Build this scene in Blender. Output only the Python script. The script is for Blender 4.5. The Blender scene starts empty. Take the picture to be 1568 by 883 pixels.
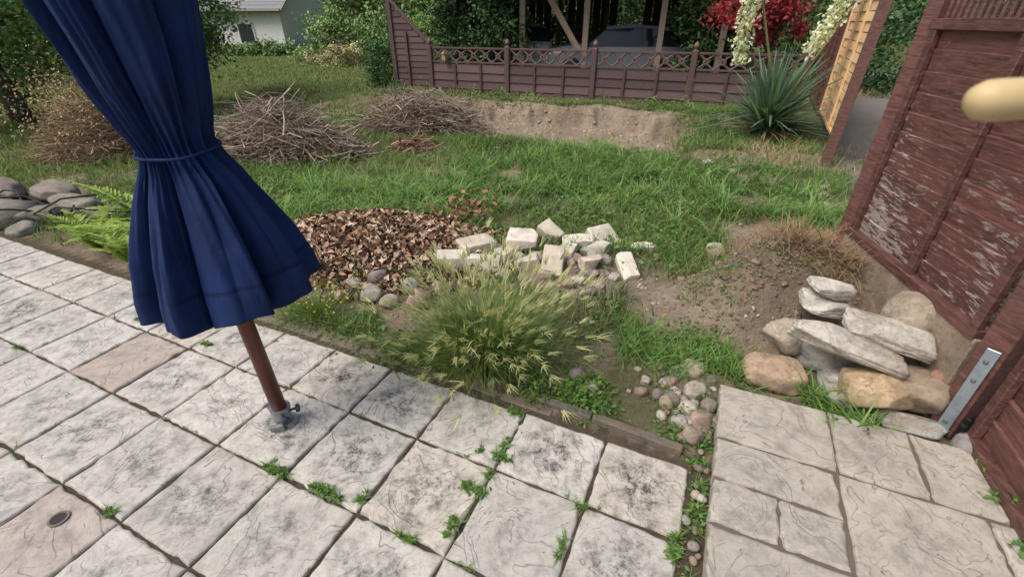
import bpy, math, numpy as np
from mathutils import Vector, Matrix, Euler, noise as mn
rng=np.random.default_rng(7)
SC=bpy.context.scene
U=np.array([.91,-.4146]);W=np.array([-.4146,-.91]);O=np.array([.07,1.59])
def PW(u,v): return O+U*u+W*v
def toUV(x,y):
    dx=x-O[0];dy=y-O[1]
    return dx*U[0]+dy*U[1], dx*W[0]+dy*W[1]
# ---------------------------------------------------------------- noise
def vn(x,y,sc,seed=0):
    x=np.asarray(x,float)/sc;y=np.asarray(y,float)/sc
    i=np.floor(x);j=np.floor(y);fx=x-i;fy=y-j
    fx=fx*fx*(3-2*fx);fy=fy*fy*(3-2*fy)
    def h(a,b):
        t=np.sin(a*127.1+b*311.7+seed*74.7)*43758.5453
        return t-np.floor(t)
    return (h(i,j)*(1-fx)+h(i+1,j)*fx)*(1-fy)+(h(i,j+1)*(1-fx)+h(i+1,j+1)*fx)*fy
def fbm(x,y,sc,seed=0):
    return (vn(x,y,sc,seed)*.55+vn(x,y,sc*.47,seed+3)*.28+vn(x,y,sc*.21,seed+9)*.17)
def ss(a,b,x):
    t=np.clip((x-a)/(b-a),0,1);return t*t*(3-2*t)
def blob(x,y,cx,cy,rx,ry,ang=0):
    ca,sa=math.cos(ang),math.sin(ang);dx=x-cx;dy=y-cy
    a=(dx*ca+dy*sa)/rx;b=(-dx*sa+dy*ca)/ry
    return np.exp(-(a*a+b*b))
def sblob(x,y,cx,cy,rx,ry,ang=0,lo=.3,hi=.6):
    return ss(lo,hi,blob(x,y,cx,cy,rx,ry,ang)+(fbm(x,y,.35,77)-.5)*.35)
# ---------------------------------------------------------------- terrain
FB=np.array([1.64,10.05]);FD=np.array([.93,-.3676])   # back fence line
def fdist(x,y):
    return (x-FB[0])*-.3676+(y-FB[1])*-.93
def along_(x,y): return (x-FB[0])*FD[0]+(y-FB[1])*FD[1]
def fdn(x,y):
    return fdist(x,y)+(fbm(x,y,.8,5)-.5)*1.0+(fbm(x,y,.22,6)-.5)*.3
def T(x,y):
    x=np.asarray(x,float);y=np.asarray(y,float)
    u,v=toUV(x,y)
    z=(fbm(x,y,.9,1)-.5)*.07+(fbm(x,y,.22,2)-.5)*.04
    z=z+.17*np.exp(-(((x+1.2)/.92)**2+((y-3.4)/.62)**2)**1.5)
    z=z+.52*blob(x,y,1.64,2.44,.52,.37,.3)*(.8+.5*fbm(x,y,.22,8))+.27*ss(1.7,2.35,x-.16*(y-1.6))*ss(1.7,2.2,y)*(1-ss(3.2,4.4,y))
    fd0=fdist(x,y);fd=fdn(x,y)
    al=along_(x,y)+(fbm(x,y,.7,63)-.5)*1.2
    scar=ss(-3.0,-1.9,al)*(1-ss(1.3,2.4,al))
    up=1-ss(.95,1.75-.42*scar,fd)
    z=z+.23*up
    z=z-.15*scar*(1-up)*(1-ss(1.8,3.9,fd))
    z=z+ss(14,60,y)*0.6
    z=z-.22*blob(x,y,-5.0,4.5,.5,.4)
    inp=ss(-.02,.03,v)*(1-ss(.77,.80,u))
    inr=ss(.84,.88,u)*ss(-.54,-.50,v)
    z=z*(1-inp)+inp*(-.014+(vn(x,y,.05,4)-.5)*.006)
    z=z*(1-inr)+inr*(-.01)
    gap=ss(.76,.79,u)*(1-ss(.84,.88,u))*ss(-.5,-.4,v)
    z=z*(1-gap)+gap*(-.01)
    near=ss(-.25,-.0,v)*(1-inp)
    return z*(1-.6*near)
def BARE(x,y):
    fd=fdist(x,y)+(fbm(x,y,.5,61)-.5)*1.3;al=along_(x,y)+(fbm(x,y,.7,63)-.5)*1.2+(fbm(x,y,.3,62)-.5)*.5
    return ss(.75,.95,fdn(x,y))*(1-ss(2.7,3.3,fd))*ss(-2.8,-2.3,al)*(1-ss(1.6,2.2,al))
def GR(x,y):
    x=np.asarray(x,float);y=np.asarray(y,float)
    u,v=toUV(x,y)
    n=fbm(x,y,1.1,11)
    g=ss(2.95,3.7,y+(n-.5)*1.6)
    g=g*(1-.985*BARE(x,y))
    g=g*(1-.85*sblob(x,y,3.5,6.2,1.3,.5,-.2))
    g=g*(1-.7*sblob(x,y,2.55,4.5,.35,.3))*(1-.7*sblob(x,y,2.9,5.3,.4,.25))
    g=g*(1-ss(.35,.75,blob(x,y,-1.2,3.35,1.2,.85)))
    g=g*(1-.9*blob(x,y,-4.9,4.4,.8,.7))*(1-.8*blob(x,y,-3.5,4.2,.9,.35,-.4))
    g=g*(1-.9*blob(x,y,.5,3.3,.85,.35,0))
    g=g*(1-sblob(x,y,2.2,3.2,.6,.85))*(1-.8*blob(x,y,-1.4,6.6,.4,.15))
    g=g*ss(.20,.36,n+.08)*(.55+.45*ss(.36,.48,fbm(x,y,.33,51)))
    w=ss(.50,.58,fbm(x,y,.5,21))*(1-ss(3.4,3.9,y))*.8
    w=w*(1-.97*ss(.2,.6,blob(x,y,1.7,2.3,.85,.65)))*(1-ss(.3,.7,blob(x,y,-1.2,3.35,1.05,.8)))*(x>-2.6)*(v<-.1)
    w=w*(1-.85*sblob(x,y,1.05,2.35,.3,.5,.2))
    g=np.maximum(g,w)
    pr=ss(.0,.35,(x-4.15)*.89-(y-5.9)*.45)
    g=g*(1-pr*(y>4.5)*(x<12))
    g=g*(1-ss(2.6,3.3,x)*(1-ss(4.2,5.0,y)))
    g=g*(v<-.03)
    return np.clip(g,0,1)
# ---------------------------------------------------------------- mesh helpers
def mk(name,V,F,mat,C=None,smooth=False,parent=None,L=None):
    V=np.asarray(V,float);me=bpy.data.meshes.new(name)
    if isinstance(F,np.ndarray):
        m,k=F.shape
        me.vertices.add(len(V));me.vertices.foreach_set('co',V.astype(np.float32).ravel())
        me.loops.add(m*k);me.loops.foreach_set('vertex_index',F.astype(np.int32).ravel())
        me.polygons.add(m);me.polygons.foreach_set('loop_start',np.arange(0,m*k,k,dtype=np.int32))
        me.update(calc_edges=True)
    else:
        me.from_pydata([tuple(v) for v in V],[],[tuple(f) for f in F])
    if C is not None:
        C=np.asarray(C,float)
        a=me.color_attributes.new('col','FLOAT_COLOR','POINT')
        a.data.foreach_set('color',np.concatenate([C,np.ones((len(C),1))],1).astype(np.float32).ravel())
    if L is not None:
        a=me.attributes.new('loc','FLOAT_VECTOR','POINT')
        a.data.foreach_set('vector',np.asarray(L,np.float32).ravel())
    if smooth: me.polygons.foreach_set('use_smooth',np.ones(len(me.polygons),bool))
    me.materials.append(mat);me.update()
    o=bpy.data.objects.new(name,me);SC.collection.objects.link(o)
    if parent: o.parent=parent
    return o
def empty(name,loc=(0,0,0)):
    o=bpy.data.objects.new(name,None);SC.collection.objects.link(o);return o
class B:
    def __init__(s): s.V=[];s.F=[];s.C=[];s.n=0
    def add(s,V,F,C):
        V=np.asarray(V,float);s.V.append(V);s.F+= [tuple(int(i)+s.n for i in f) for f in F]
        C=np.asarray(C,float)
        s.C.append(np.tile(C,(len(V),1)) if C.ndim==1 else C);s.n+=len(V)
    def box(s,c,size,rz=0,col=(.5,.5,.5),rx=0,ry=0,bev=.003):
        hx,hy,hz=[q/2 for q in size];b=min(bev,hx*.4,hy*.4,hz*.4)
        vs=[]
        for sx in(-1,1):
            for sy in(-1,1):
                for sz in(-1,1):
                    vs+= [(sx*(hx-b),sy*(hy-b),sz*hz),(sx*(hx-b),sy*hy,sz*(hz-b)),(sx*hx,sy*(hy-b),sz*(hz-b))]
        M=Matrix.Translation(c)@Matrix.Rotation(rz,4,'Z')@Matrix.Rotation(ry,4,'Y')@Matrix.Rotation(rx,4,'X')
        I=lambda a,b_,c_,f:((a*2+b_)*2+c_)*3+f
        F=[]
        for c_ in(0,1): F.append([I(0,0,c_,0),I(1,0,c_,0),I(1,1,c_,0),I(0,1,c_,0)][::(1 if c_ else -1)])
        for b_ in(0,1): F.append([I(0,b_,0,1),I(1,b_,0,1),I(1,b_,1,1),I(0,b_,1,1)][::(-1 if b_ else 1)])
        for a in(0,1): F.append([I(a,0,0,2),I(a,1,0,2),I(a,1,1,2),I(a,0,1,2)][::(1 if a else -1)])
        for a in(0,1):
            for b_ in(0,1):F.append([I(a,b_,0,1),I(a,b_,0,2),I(a,b_,1,2),I(a,b_,1,1)])
            for c_ in(0,1):F.append([I(a,0,c_,0),I(a,0,c_,2),I(a,1,c_,2),I(a,1,c_,0)])
        for b_ in(0,1):
            for c_ in(0,1):F.append([I(0,b_,c_,0),I(0,b_,c_,1),I(1,b_,c_,1),I(1,b_,c_,0)])
        for a in(0,1):
            for b_ in(0,1):
                for c_ in(0,1):F.append([I(a,b_,c_,0),I(a,b_,c_,1),I(a,b_,c_,2)])
        s.add([M@Vector(v) for v in vs],F,col)
    def tube(s,pts,rad,col,n=8,cap=True):
        pts=[Vector(p) for p in pts];V=[];m=len(pts)
        for i,p in enumerate(pts):
            d=(pts[min(i+1,m-1)]-pts[max(i-1,0)]).normalized()
            a=d.cross(Vector((0,0,1)) if abs(d.z)<.9 else Vector((1,0,0))).normalized();b=d.cross(a)
            r=rad[i] if hasattr(rad,'__len__') else rad
            for k in range(n):
                t=2*math.pi*k/n;V.append(p+a*(math.cos(t)*r)+b*(math.sin(t)*r))
        F=[(i*n+k,i*n+(k+1)%n,(i+1)*n+(k+1)%n,(i+1)*n+k) for i in range(m-1) for k in range(n)]
        if cap: F+=[tuple(range(n))[::-1],tuple((m-1)*n+k for k in range(n))]
        s.add(V,F,col)
    def lathe(s,c,prof,col,n=20,M=None):
        V=[];m=len(prof)
        for r,z in prof:
            for k in range(n):
                t=2*math.pi*k/n;p=Vector((math.cos(t)*r,math.sin(t)*r,z))
                if M: p=M@p
                V.append(p+Vector(c))
        F=[(i*n+k,i*n+(k+1)%n,(i+1)*n+(k+1)%n,(i+1)*n+k) for i in range(m-1) for k in range(n)]
        F+=[tuple(range(n))[::-1],tuple((m-1)*n+k for k in range(n))]
        s.add(V,F,col)
    def obj(s,name,mat,smooth=False,parent=None):
        return mk(name,np.concatenate(s.V),s.F,mat,np.concatenate(s.C),smooth,parent)
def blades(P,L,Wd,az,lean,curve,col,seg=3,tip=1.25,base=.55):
    P=np.asarray(P,float);N=len(P)
    L=np.broadcast_to(L,(N,)).astype(float);Wd=np.broadcast_to(Wd,(N,)).astype(float)
    lean=np.broadcast_to(lean,(N,)).astype(float);curve=np.broadcast_to(curve,(N,)).astype(float)
    hd=np.stack([np.cos(az),np.sin(az)],1);pd=np.stack([-np.sin(az),np.cos(az)],1)
    tw=rng.uniform(-.9,.9,N);pd=pd*np.cos(tw)[:,None]+hd*np.sin(tw)[:,None]
    V=np.zeros((N,seg+1,2,3));C=np.zeros((N,seg+1,2,3))
    for i in range(seg+1):
        t=i/seg
        h=L*t*np.sin(lean+curve*t*.6);z=L*t*np.cos(lean+curve*t*.6)
        w=Wd*(1-t)**.6*.5 if i<seg else Wd*.04
        cx=P[:,:2]+hd*h[:,None]
        V[:,i,0,:2]=cx-pd*w[:,None];V[:,i,1,:2]=cx+pd*w[:,None]
        V[:,i,:,2]=(P[:,2]+z)[:,None]
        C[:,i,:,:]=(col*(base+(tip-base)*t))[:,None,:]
    b=np.arange(N)[:,None]*(2*(seg+1))
    F=np.concatenate([np.stack([b[:,0]+2*i,b[:,0]+2*i+1,b[:,0]+2*i+3,b[:,0]+2*i+2],1) for i in range(seg)])
    return V.reshape(-1,3),F,C.reshape(-1,3)
def leaves(P,S,col,up=.5,asp=.5,fold=.12):
    P=np.asarray(P,float);N=len(P);S=np.broadcast_to(S,(N,)).astype(float)[:,None]
    n=rng.normal(size=(N,3))+[0,0,up];n/=np.linalg.norm(n,axis=1)[:,None]
    a=np.cross(n,rng.normal(size=(N,3)));a/=np.linalg.norm(a,axis=1)[:,None]
    b=np.cross(n,a)
    V=np.stack([P-a*S*.5,P+b*S*asp*.5+n*S*fold-a*S*.05,P+a*S*.5,P-b*S*asp*.5+n*S*fold-a*S*.05],1)
    C=np.repeat(col[:,None,:],4,1)
    return V.reshape(-1,3),np.arange(4*N).reshape(N,4),C.reshape(-1,3)
def cat(parts):
    Vs=[];Fs=[];Cs=[];n=0
    for V,F,C in parts:
        Vs.append(V);Fs.append(F+n);Cs.append(C);n+=len(V)
    return np.concatenate(Vs),np.concatenate(Fs),np.concatenate(Cs)
def twigs(P0,P1,r,col,bend=.06,K=4):
    N=len(P0);d=P1-P0;L=np.linalg.norm(d,axis=1)[:,None];dn=d/L
    a=np.cross(dn,rng.normal(size=(N,3)));a/=np.linalg.norm(a,axis=1)[:,None];b=np.cross(dn,a)
    V=np.zeros((N,K+1,3,3))
    ph=rng.uniform(-1,1,(N,2))
    for i in range(K+1):
        t=i/K
        c=P0+d*t+a*L*bend*math.sin(t*3.14)*ph[:,:1]*2+b*L*bend*math.sin(t*6.28)*ph[:,1:]
        rr=(r*(1-.7*t))[:,None]
        for k in range(3):
            q=2*math.pi*k/3;V[:,i,k]=c+a*rr*math.cos(q)+b*rr*math.sin(q)
    base=np.arange(N)*(3*(K+1));F=[]
    for i in range(K):
        for k in range(3):
            k2=(k+1)%3
            F.append(np.stack([base+i*3+k,base+i*3+k2,base+i*3+3+k2,base+i*3+3+k],1))
    C=np.repeat(col,3*(K+1),axis=0)
    return V.reshape(-1,3),np.concatenate(F),C
import bmesh
_ico={}
def ico(sub):
    if sub not in _ico:
        bm=bmesh.new();bmesh.ops.create_icosphere(bm,subdivisions=sub,radius=1)
        _ico[sub]=(np.array([v.co[:] for v in bm.verts]),np.array([[v.index for v in f.verts] for f in bm.faces]));bm.free()
    return _ico[sub]
def rock(c,size,rot=(0,0,0),boxy=.0,seed=0,col=(.3,.28,.25),rough=.1,sub=3,cuts=0,strata=0.):
    V,F=ico(sub);V=V.copy()
    if boxy>0:
        m=np.max(np.abs(V),axis=1)[:,None];cube=V/m
        V=V*(1-boxy)+cube*boxy*.85
    r_=np.random.default_rng(seed+1)
    for q in range(cuts):
        n=r_.normal(size=3);n/=np.linalg.norm(n);dd=r_.uniform(.62,.88)
        ex=V@n-dd;V=V-np.outer(np.maximum(ex,0)*.93,n)
    o=Vector((seed*3.7,seed*1.3,seed*7.1))
    dsp=np.array([mn.noise(Vector(v)*1.1+o)*1.6+mn.noise(Vector(v)*2.7+o)*.8+mn.noise(Vector(v)*6+o)*.35+mn.noise(Vector(v)*13+o)*.2 for v in V])
    if strata:
        lay=V[:,2]*3.+.5*dsp;lay=lay-np.floor(lay)
        V[:,:2]*=(1+strata*(ss(.1,.35,lay)-ss(.8,1.,lay)-.5))[:,None]
    V=V*(1+rough*dsp)[:,None]
    V=V*(np.array(size)/2)
    R=np.array(Euler(rot).to_matrix());V=V@R.T+np.array(c)
    C=np.tile(np.array(col),(len(V),1))*(1+.15*dsp[:,None])
    return V,F,np.clip(C,0,1)
# ---------------------------------------------------------------- materials
def newmat(name):
    m=bpy.data.materials.new(name);m.use_nodes=True;nt=m.node_tree
    bs=nt.nodes['Principled BSDF'];return m,nt,bs,nt.nodes,nt.links
def ramp(nt,fac,stops,interp='LINEAR'):
    r=nt.nodes.new('ShaderNodeValToRGB');e=r.color_ramp.elements;r.color_ramp.interpolation=interp
    while len(e)<len(stops): e.new(.5)
    for q,(p,c) in zip(e,stops):
        q.position=p;q.color=(c,c,c,1) if not hasattr(c,'__len__') else (*c,1)
    nt.links.new(fac,r.inputs[0]);return r.outputs[0]
def mix(nt,fac,a,b,mode='MIX'):
    m=nt.nodes.new('ShaderNodeMix');m.data_type='RGBA';m.blend_type=mode
    for s,v in ((m.inputs[0],fac),(m.inputs[6],a),(m.inputs[7],b)):
        if isinstance(v,(int,float)): s.default_value=v
        elif isinstance(v,tuple): s.default_value=(*v,1)
        else: nt.links.new(v,s)
    return m.outputs[2]
def math_(nt,op,a,b=0,clamp=False):
    m=nt.nodes.new('ShaderNodeMath');m.operation=op;m.use_clamp=clamp
    for s,v in ((m.inputs[0],a),(m.inputs[1],b)):
        if isinstance(v,(int,float)): s.default_value=v
        else: nt.links.new(v,s)
    return m.outputs[0]
def noi(nt,scale,detail=4,rough=.6,dist=0,vec=None,msc=None,loc=None):
    n=nt.nodes.new('ShaderNodeTexNoise');n.inputs['Scale'].default_value=scale;n.inputs['Detail'].default_value=detail
    n.inputs['Roughness'].default_value=rough;n.inputs['Distortion'].default_value=dist
    if vec is None:
        tc=nt.nodes.new('ShaderNodeTexCoord');vec=tc.outputs['Object']
    if msc or loc:
        mp=nt.nodes.new('ShaderNodeMapping');mp.inputs['Scale'].default_value=msc or (1,1,1);mp.inputs['Location'].default_value=loc or (0,0,0);nt.links.new(vec,mp.inputs[0]);vec=mp.outputs[0]
    nt.links.new(vec,n.inputs['Vector']);return n.outputs['Fac']
def bump(nt,bs,h,st=.5,dist=.01):
    b=nt.nodes.new('ShaderNodeBump');b.inputs['Strength'].default_value=st;b.inputs['Distance'].default_value=dist
    nt.links.new(h,b.inputs['Height']);nt.links.new(b.outputs[0],bs.inputs['Normal'])
def attr(nt,name='col'):
    a=nt.nodes.new('ShaderNodeAttribute');a.attribute_name=name;return a
def foliage_mat(name,trans=.3,rough=.55):
    m,nt,bs,nd,lk=newmat(name);a=attr(nt);c=a.outputs['Color']
    lk.new(c,bs.inputs['Base Color']);bs.inputs['Roughness'].default_value=rough
    bs.inputs['Specular IOR Level'].default_value=.3
    if trans>0:
        tr=nd.new('ShaderNodeBsdfTranslucent');lk.new(mix(nt,1.,c,(1.15,1.25,.6),'MULTIPLY'),tr.inputs[0])
        mx=nd.new('ShaderNodeMixShader');mx.inputs[0].default_value=trans
        lk.new(bs.outputs[0],mx.inputs[1]);lk.new(tr.outputs[0],mx.inputs[2]);lk.new(mx.outputs[0],nd['Material Output'].inputs[0])
    return m
def attr_mat(name,rough=.8,nscale=20,namt=.5,bst=.3,bdist=.005,msc=None,metal=0,spec=.4):
    m,nt,bs,nd,lk=newmat(name);a=attr(nt)
    f=noi(nt,nscale,6,.65,msc=msc)
    c=mix(nt,1.,a.outputs['Color'],ramp(nt,f,[(.25,1-namt),(.75,1+namt*.6)]),'MULTIPLY')
    lk.new(c,bs.inputs['Base Color']);bs.inputs['Roughness'].default_value=rough;bs.inputs['Metallic'].default_value=metal
    bs.inputs['Specular IOR Level'].default_value=spec
    bump(nt,bs,f,bst,bdist);return m
M_leaf=foliage_mat('foliage');M_far=foliage_mat('far_foliage',0.);M_grass=foliage_mat('grass_blades',.35);M_dry=foliage_mat('dry_leaves',0.,.8)
M_twig=attr_mat('bark_twigs',.9,30,.4,.3)
M_wood=attr_mat('painted_wood',.7,6,.35,.4,.004,msc=(5,1.2,9))
M_gen=attr_mat('generic_paint',.6,8,.15,.1)
M_clod=attr_mat('soil_crumbs',.95,40,.45,.8,.02,spec=.1)
M_metal=attr_mat('galvanised_metal',.45,25,.3,.2,.002,metal=.8)
def stonemat(name,dirt,vst):
    m,nt,bs,nd,lk=newmat(name)
    a=attr(nt);f1=noi(nt,11,8,.75);f2=noi(nt,60,6,.8);f3=noi(nt,4.5,4,.6,loc=(5,3,1));f4=noi(nt,7,5,.6,.8,loc=(2,8,4))
    c=mix(nt,1.,a.outputs['Color'],ramp(nt,f1,[(.3,1-.5*dirt),(.5,.97),(.72,1.15)]),'MULTIPLY')
    c=mix(nt,ramp(nt,f3,[(.48,0.),(.62,.6*dirt)]),c,(.22,.165,.11))
    c=mix(nt,ramp(nt,f2,[(.34,.7*dirt),(.46,0.)]),c,(.08,.07,.06))
    vein=ramp(nt,math_(nt,'ABSOLUTE',math_(nt,'SUBTRACT',f4,.5)),[(0.,vst),(.008,0.)])
    c=mix(nt,vein,c,(.12,.10,.08))
    lk.new(c,bs.inputs['Base Color']);bs.inputs['Roughness'].default_value=.92;bs.inputs['Specular IOR Level'].default_value=.2
    bump(nt,bs,math_(nt,'SUBTRACT',math_(nt,'ADD',f1,math_(nt,'MULTIPLY',f2,.5)),math_(nt,'MULTIPLY',vein,.4)),.9,.014);return m
M_rock=stonemat('field_stone',.9,.35);M_brick=stonemat('broken_sand_lime_brick',.4,0.)
# ground
m,nt,bs,nd,lk=newmat('garden_soil');M_ground=m
a=attr(nt);sep=nd.new('ShaderNodeSeparateColor');lk.new(a.outputs['Color'],sep.inputs[0])
n1=noi(nt,1.6,8,.65);n2=noi(nt,22,8,.75);n3=noi(nt,90,4,.7)
soil=mix(nt,ramp(nt,n1,[(.35,0.),(.65,1.)]),(.28,.215,.16),(.47,.385,.295))
soil=mix(nt,ramp(nt,n2,[(.33,.75),(.62,0.)]),soil,(.18,.13,.09))
green=mix(nt,n2,(.05,.075,.02),(.15,.16,.06))
soil=mix(nt,sep.outputs[0],soil,green)
gravel=mix(nt,n3,(.13,.125,.12),(.36,.345,.33));gravel=mix(nt,ramp(nt,n1,[(.4,0.),(.62,.7)]),gravel,(.24,.20,.14))
soil=mix(nt,sep.outputs[1],soil,gravel)
soil=mix(nt,sep.outputs[2],soil,mix(nt,n2,(.03,.022,.015),(.12,.10,.07)))
lk.new(soil,bs.inputs['Base Color']);bs.inputs['Roughness'].default_value=.95;bs.inputs['Specular IOR Level'].default_value=.15
bump(nt,bs,math_(nt,'ADD',n2,math_(nt,'MULTIPLY',n3,.4)),1.,.04)
# paving slabs
m,nt,bs,nd,lk=newmat('riven_paving');M_slab=m
a=attr(nt);l=attr(nt,'loc')
ln=nd.new('ShaderNodeVectorMath');ln.operation='LENGTH';lk.new(l.outputs['Vector'],ln.inputs[0])
big=noi(nt,2.2,5,.6);mid=noi(nt,9,8,.72,.4);fine=noi(nt,60,7,.85);mid2=noi(nt,16,6,.7,loc=(3,7,2))
cen=ramp(nt,math_(nt,'ADD',ln.outputs['Value'],math_(nt,'MULTIPLY',math_(nt,'SUBTRACT',mid,.5),.5)),[(.03,.95),(.20,0.)])
lich=ramp(nt,math_(nt,'ADD',math_(nt,'MULTIPLY',fine,.55),math_(nt,'MULTIPLY',mid2,.45)),[(.45,0.),(.57,1.)])
lichm=math_(nt,'MULTIPLY',lich,math_(nt,'ADD',math_(nt,'MULTIPLY',cen,a.outputs['Alpha']),ramp(nt,big,[(.48,0.05),(.70,.4)])),True)
c=mix(nt,1.,a.outputs['Color'],ramp(nt,mid,[(.28,.70),(.5,1.),(.72,1.12)]),'MULTIPLY')
c=mix(nt,ramp(nt,mid2,[(.45,.0),(.7,.35)]),c,(.32,.285,.23))
c=mix(nt,ramp(nt,fine,[(.36,.5),(.48,0.)]),c,(.17,.16,.14))
edge=ramp(nt,math_(nt,'ADD',ln.outputs['Value'],math_(nt,'MULTIPLY',math_(nt,'SUBTRACT',mid2,.5),.2)),[(.21,0.),(.29,.22)])
c=mix(nt,edge,c,(.24,.21,.16))
c=mix(nt,lichm,c,(.06,.062,.062))
riv=noi(nt,3.4,3,.55,1.2)
def contour(src,lv,w):
    return ramp(nt,math_(nt,'ABSOLUTE',math_(nt,'SUBTRACT',src,lv)),[(0.,1.),(w,0.)])
cr=math_(nt,'ADD',contour(riv,.5,.005),math_(nt,'ADD',contour(riv,.41,.0035),contour(riv,.6,.0035)),True)
cr=math_(nt,'MULTIPLY',cr,ramp(nt,mid,[(.42,.0),(.56,.8)]))
c=mix(nt,cr,c,(.12,.09,.065))
lk.new(c,bs.inputs['Base Color']);bs.inputs['Roughness'].default_value=.9;bs.inputs['Specular IOR Level'].default_value=.22
steps=ramp(nt,riv,[(0.,0.),(.40,.05),(.42,.35),(.49,.4),(.51,.7),(.59,.74),(.61,1.),(1.,1.)])
bump(nt,bs,math_(nt,'ADD',math_(nt,'MULTIPLY',steps,.8),math_(nt,'ADD',math_(nt,'MULTIPLY',mid,.6),math_(nt,'MULTIPLY',fine,.35))),.95,.010)
# peeling wood
def peelmat(name,amt):
    m,nt,bs,nd,lk=newmat(name)
    a=attr(nt);g=noi(nt,4,8,.7,msc=(4,1.2,14));g2=noi(nt,18,7,.75,.6,msc=(2.,.45,2.9));g3=noi(nt,1.3,3,.5)
    tc=nd.new('ShaderNodeTexCoord');sp=nd.new('ShaderNodeSeparateXYZ');lk.new(tc.outputs['Object'],sp.inputs[0])
    low=ramp(nt,math_(nt,'ADD',math_(nt,'MULTIPLY',sp.outputs[2],.5),math_(nt,'MULTIPLY',sp.outputs[1],.10)),[(.38,max(.125+amt,0)),(.9,max(.03+amt,0))])
    thr=.595 if amt>-.1 else .78
    pe=ramp(nt,math_(nt,'ADD',math_(nt,'ADD',math_(nt,'MULTIPLY',g2,.6),math_(nt,'MULTIPLY',g3,.4)),low),[(thr,0.),(thr+.015,1.)])
    base=mix(nt,1.,a.outputs['Color'],ramp(nt,g,[(.3,.45),(.7,1.7)]),'MULTIPLY')
    base=mix(nt,ramp(nt,g2,[(.46,0.),(.60,.6)]),base,(.19,.10,.08))
    c=mix(nt,pe,base,mix(nt,g,(.20,.14,.12),(.48,.42,.38)))
    lk.new(c,bs.inputs['Base Color']);bs.inputs['Roughness'].default_value=.55
    bump(nt,bs,math_(nt,'SUBTRACT',g,math_(nt,'MULTIPLY',pe,.4)),.8,.007);return m
M_peel=peelmat('peeling_brown_paint',.0);M_brown=peelmat('weathered_brown_stain',-.25)
# fabric
m,nt,bs,nd,lk=newmat('navy_fabric');M_fab=m
a=attr(nt);f=noi(nt,5,5,.6)
c=mix(nt,1.,a.outputs['Color'],ramp(nt,f,[(.3,.75),(.75,1.35)]),'MULTIPLY')
lk.new(c,bs.inputs['Base Color']);bs.inputs['Roughness'].default_value=.75;bs.inputs['Specular IOR Level'].default_value=.2
f2=noi(nt,9,5,.6,.8,msc=(1,1,.35))
bump(nt,bs,f2,.5,.02)
# ---------------------------------------------------------------- ground sheet
def axis(a,b,st,lo,hi):
    mid=np.arange(a,b,st);l=[];s=st;x=a
    while x>lo: s*=1.25;x-=s;l.append(x)
    r=[];s=st;x=mid[-1]
    while x<hi: s*=1.25;x+=s;r.append(x)
    return np.concatenate([l[::-1],mid,r])
xs=axis(-7,7,.04,-400,400);ys=axis(.2,11.5,.04,-200,500)
X,Y=np.meshgrid(xs,ys);Z=T(X,Y)
g=GR(X,Y);pr=ss(.0,.35,(X-4.15)*.89-(Y-5.9)*.45)*(Y>4)*(X<12)
u_,v_=toUV(X,Y);dark=np.clip((v_>-.06)*.75+ss(.3,.8,blob(X,Y,-4.9,4.4,.7,.6))*.6+ss(.25,.7,blob(X,Y,1.75,2.45,.5,.35))*.30,0,1)
leafm=ss(.3,.7,blob(X,Y,-1.2,3.35,1.2,.85))*.5
Cg=np.stack([np.where(Y>11,1,g*.85),pr,np.maximum(dark,leafm)],-1).reshape(-1,3)
ny,nx=X.shape;idx=np.arange(nx*ny).reshape(ny,nx)
F=np.stack([idx[:-1,:-1],idx[:-1,1:],idx[1:,1:],idx[1:,:-1]],-1).reshape(-1,4)
mk('ground',np.stack([X,Y,Z],-1).reshape(-1,3),F,M_ground,Cg,True)
# ---------------------------------------------------------------- paving
def paving(name,cells,ztop,th):
    V=[];F=[];C=[];L=[];n=0;al=[]
    for (u0,u1,v0,v1,col,st) in cells:
        gp=.0045+rng.uniform(0,.003);ins=.011;zt=ztop+rng.uniform(-.003,.003)
        tx,ty=rng.uniform(-.007,.007,2);cu,cv=(u0+u1)/2,(v0+v1)/2
        nseg=12
        def ring(g_,z,wob):
            cs=[(u0+g_,v0+g_),(u1-g_,v0+g_),(u1-g_,v1-g_),(u0+g_,v1-g_)]
            for k in range(4):
                a0,a1=cs[k],cs[(k+1)%4]
                for q in range(nseg):
                    t=q/nseg;uu=a0[0]+(a1[0]-a0[0])*t;vv=a0[1]+(a1[1]-a0[1])*t
                    wv=wob*(vn(uu*1.,vv*1.,.03,5)-.5)*.014
                    uu+=wv*np.sign(cu-uu);vv+=wv*np.sign(cv-vv)
                    p=PW(uu,vv);V.append((p[0],p[1],z+(uu-cu)*tx+(vv-cv)*ty));L.append((uu-cu,vv-cv,0));C.append(col);al.append(st)
        for g_,z,wb in ((gp,ztop-th,0),(gp,zt-.010,1),(gp+.004,zt-.003,1),(gp+ins,zt,1)): ring(g_,z,wb)
        m_=4*nseg
        for r in range(3):
            for k in range(m_):
                k2=(k+1)%m_;F.append((n+r*m_+k,n+r*m_+k2,n+(r+1)*m_+k2,n+(r+1)*m_+k))
        p=PW(cu,cv);V.append((p[0],p[1],zt));L.append((0,0,0));C.append(col);al.append(st)
        for k in range(m_): F.append((n+3*m_+k,n+3*m_+(k+1)%m_,n+4*m_))
        n+=4*m_+1
    L=np.array(L,float)
    o=mk(name,V,F,M_slab,C,False,L=L)
    d=o.data.color_attributes['col'].data
    buf=np.concatenate([np.array(C),np.array(al)[:,None]],1).astype(np.float32);d.foreach_set('color',buf.ravel())
    return o
cells=[]
us=[-8+.4*i for i in range(0,22)]+[.765];vs=[0,.35]+[.35+.405*i for i in range(1,10)]
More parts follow.
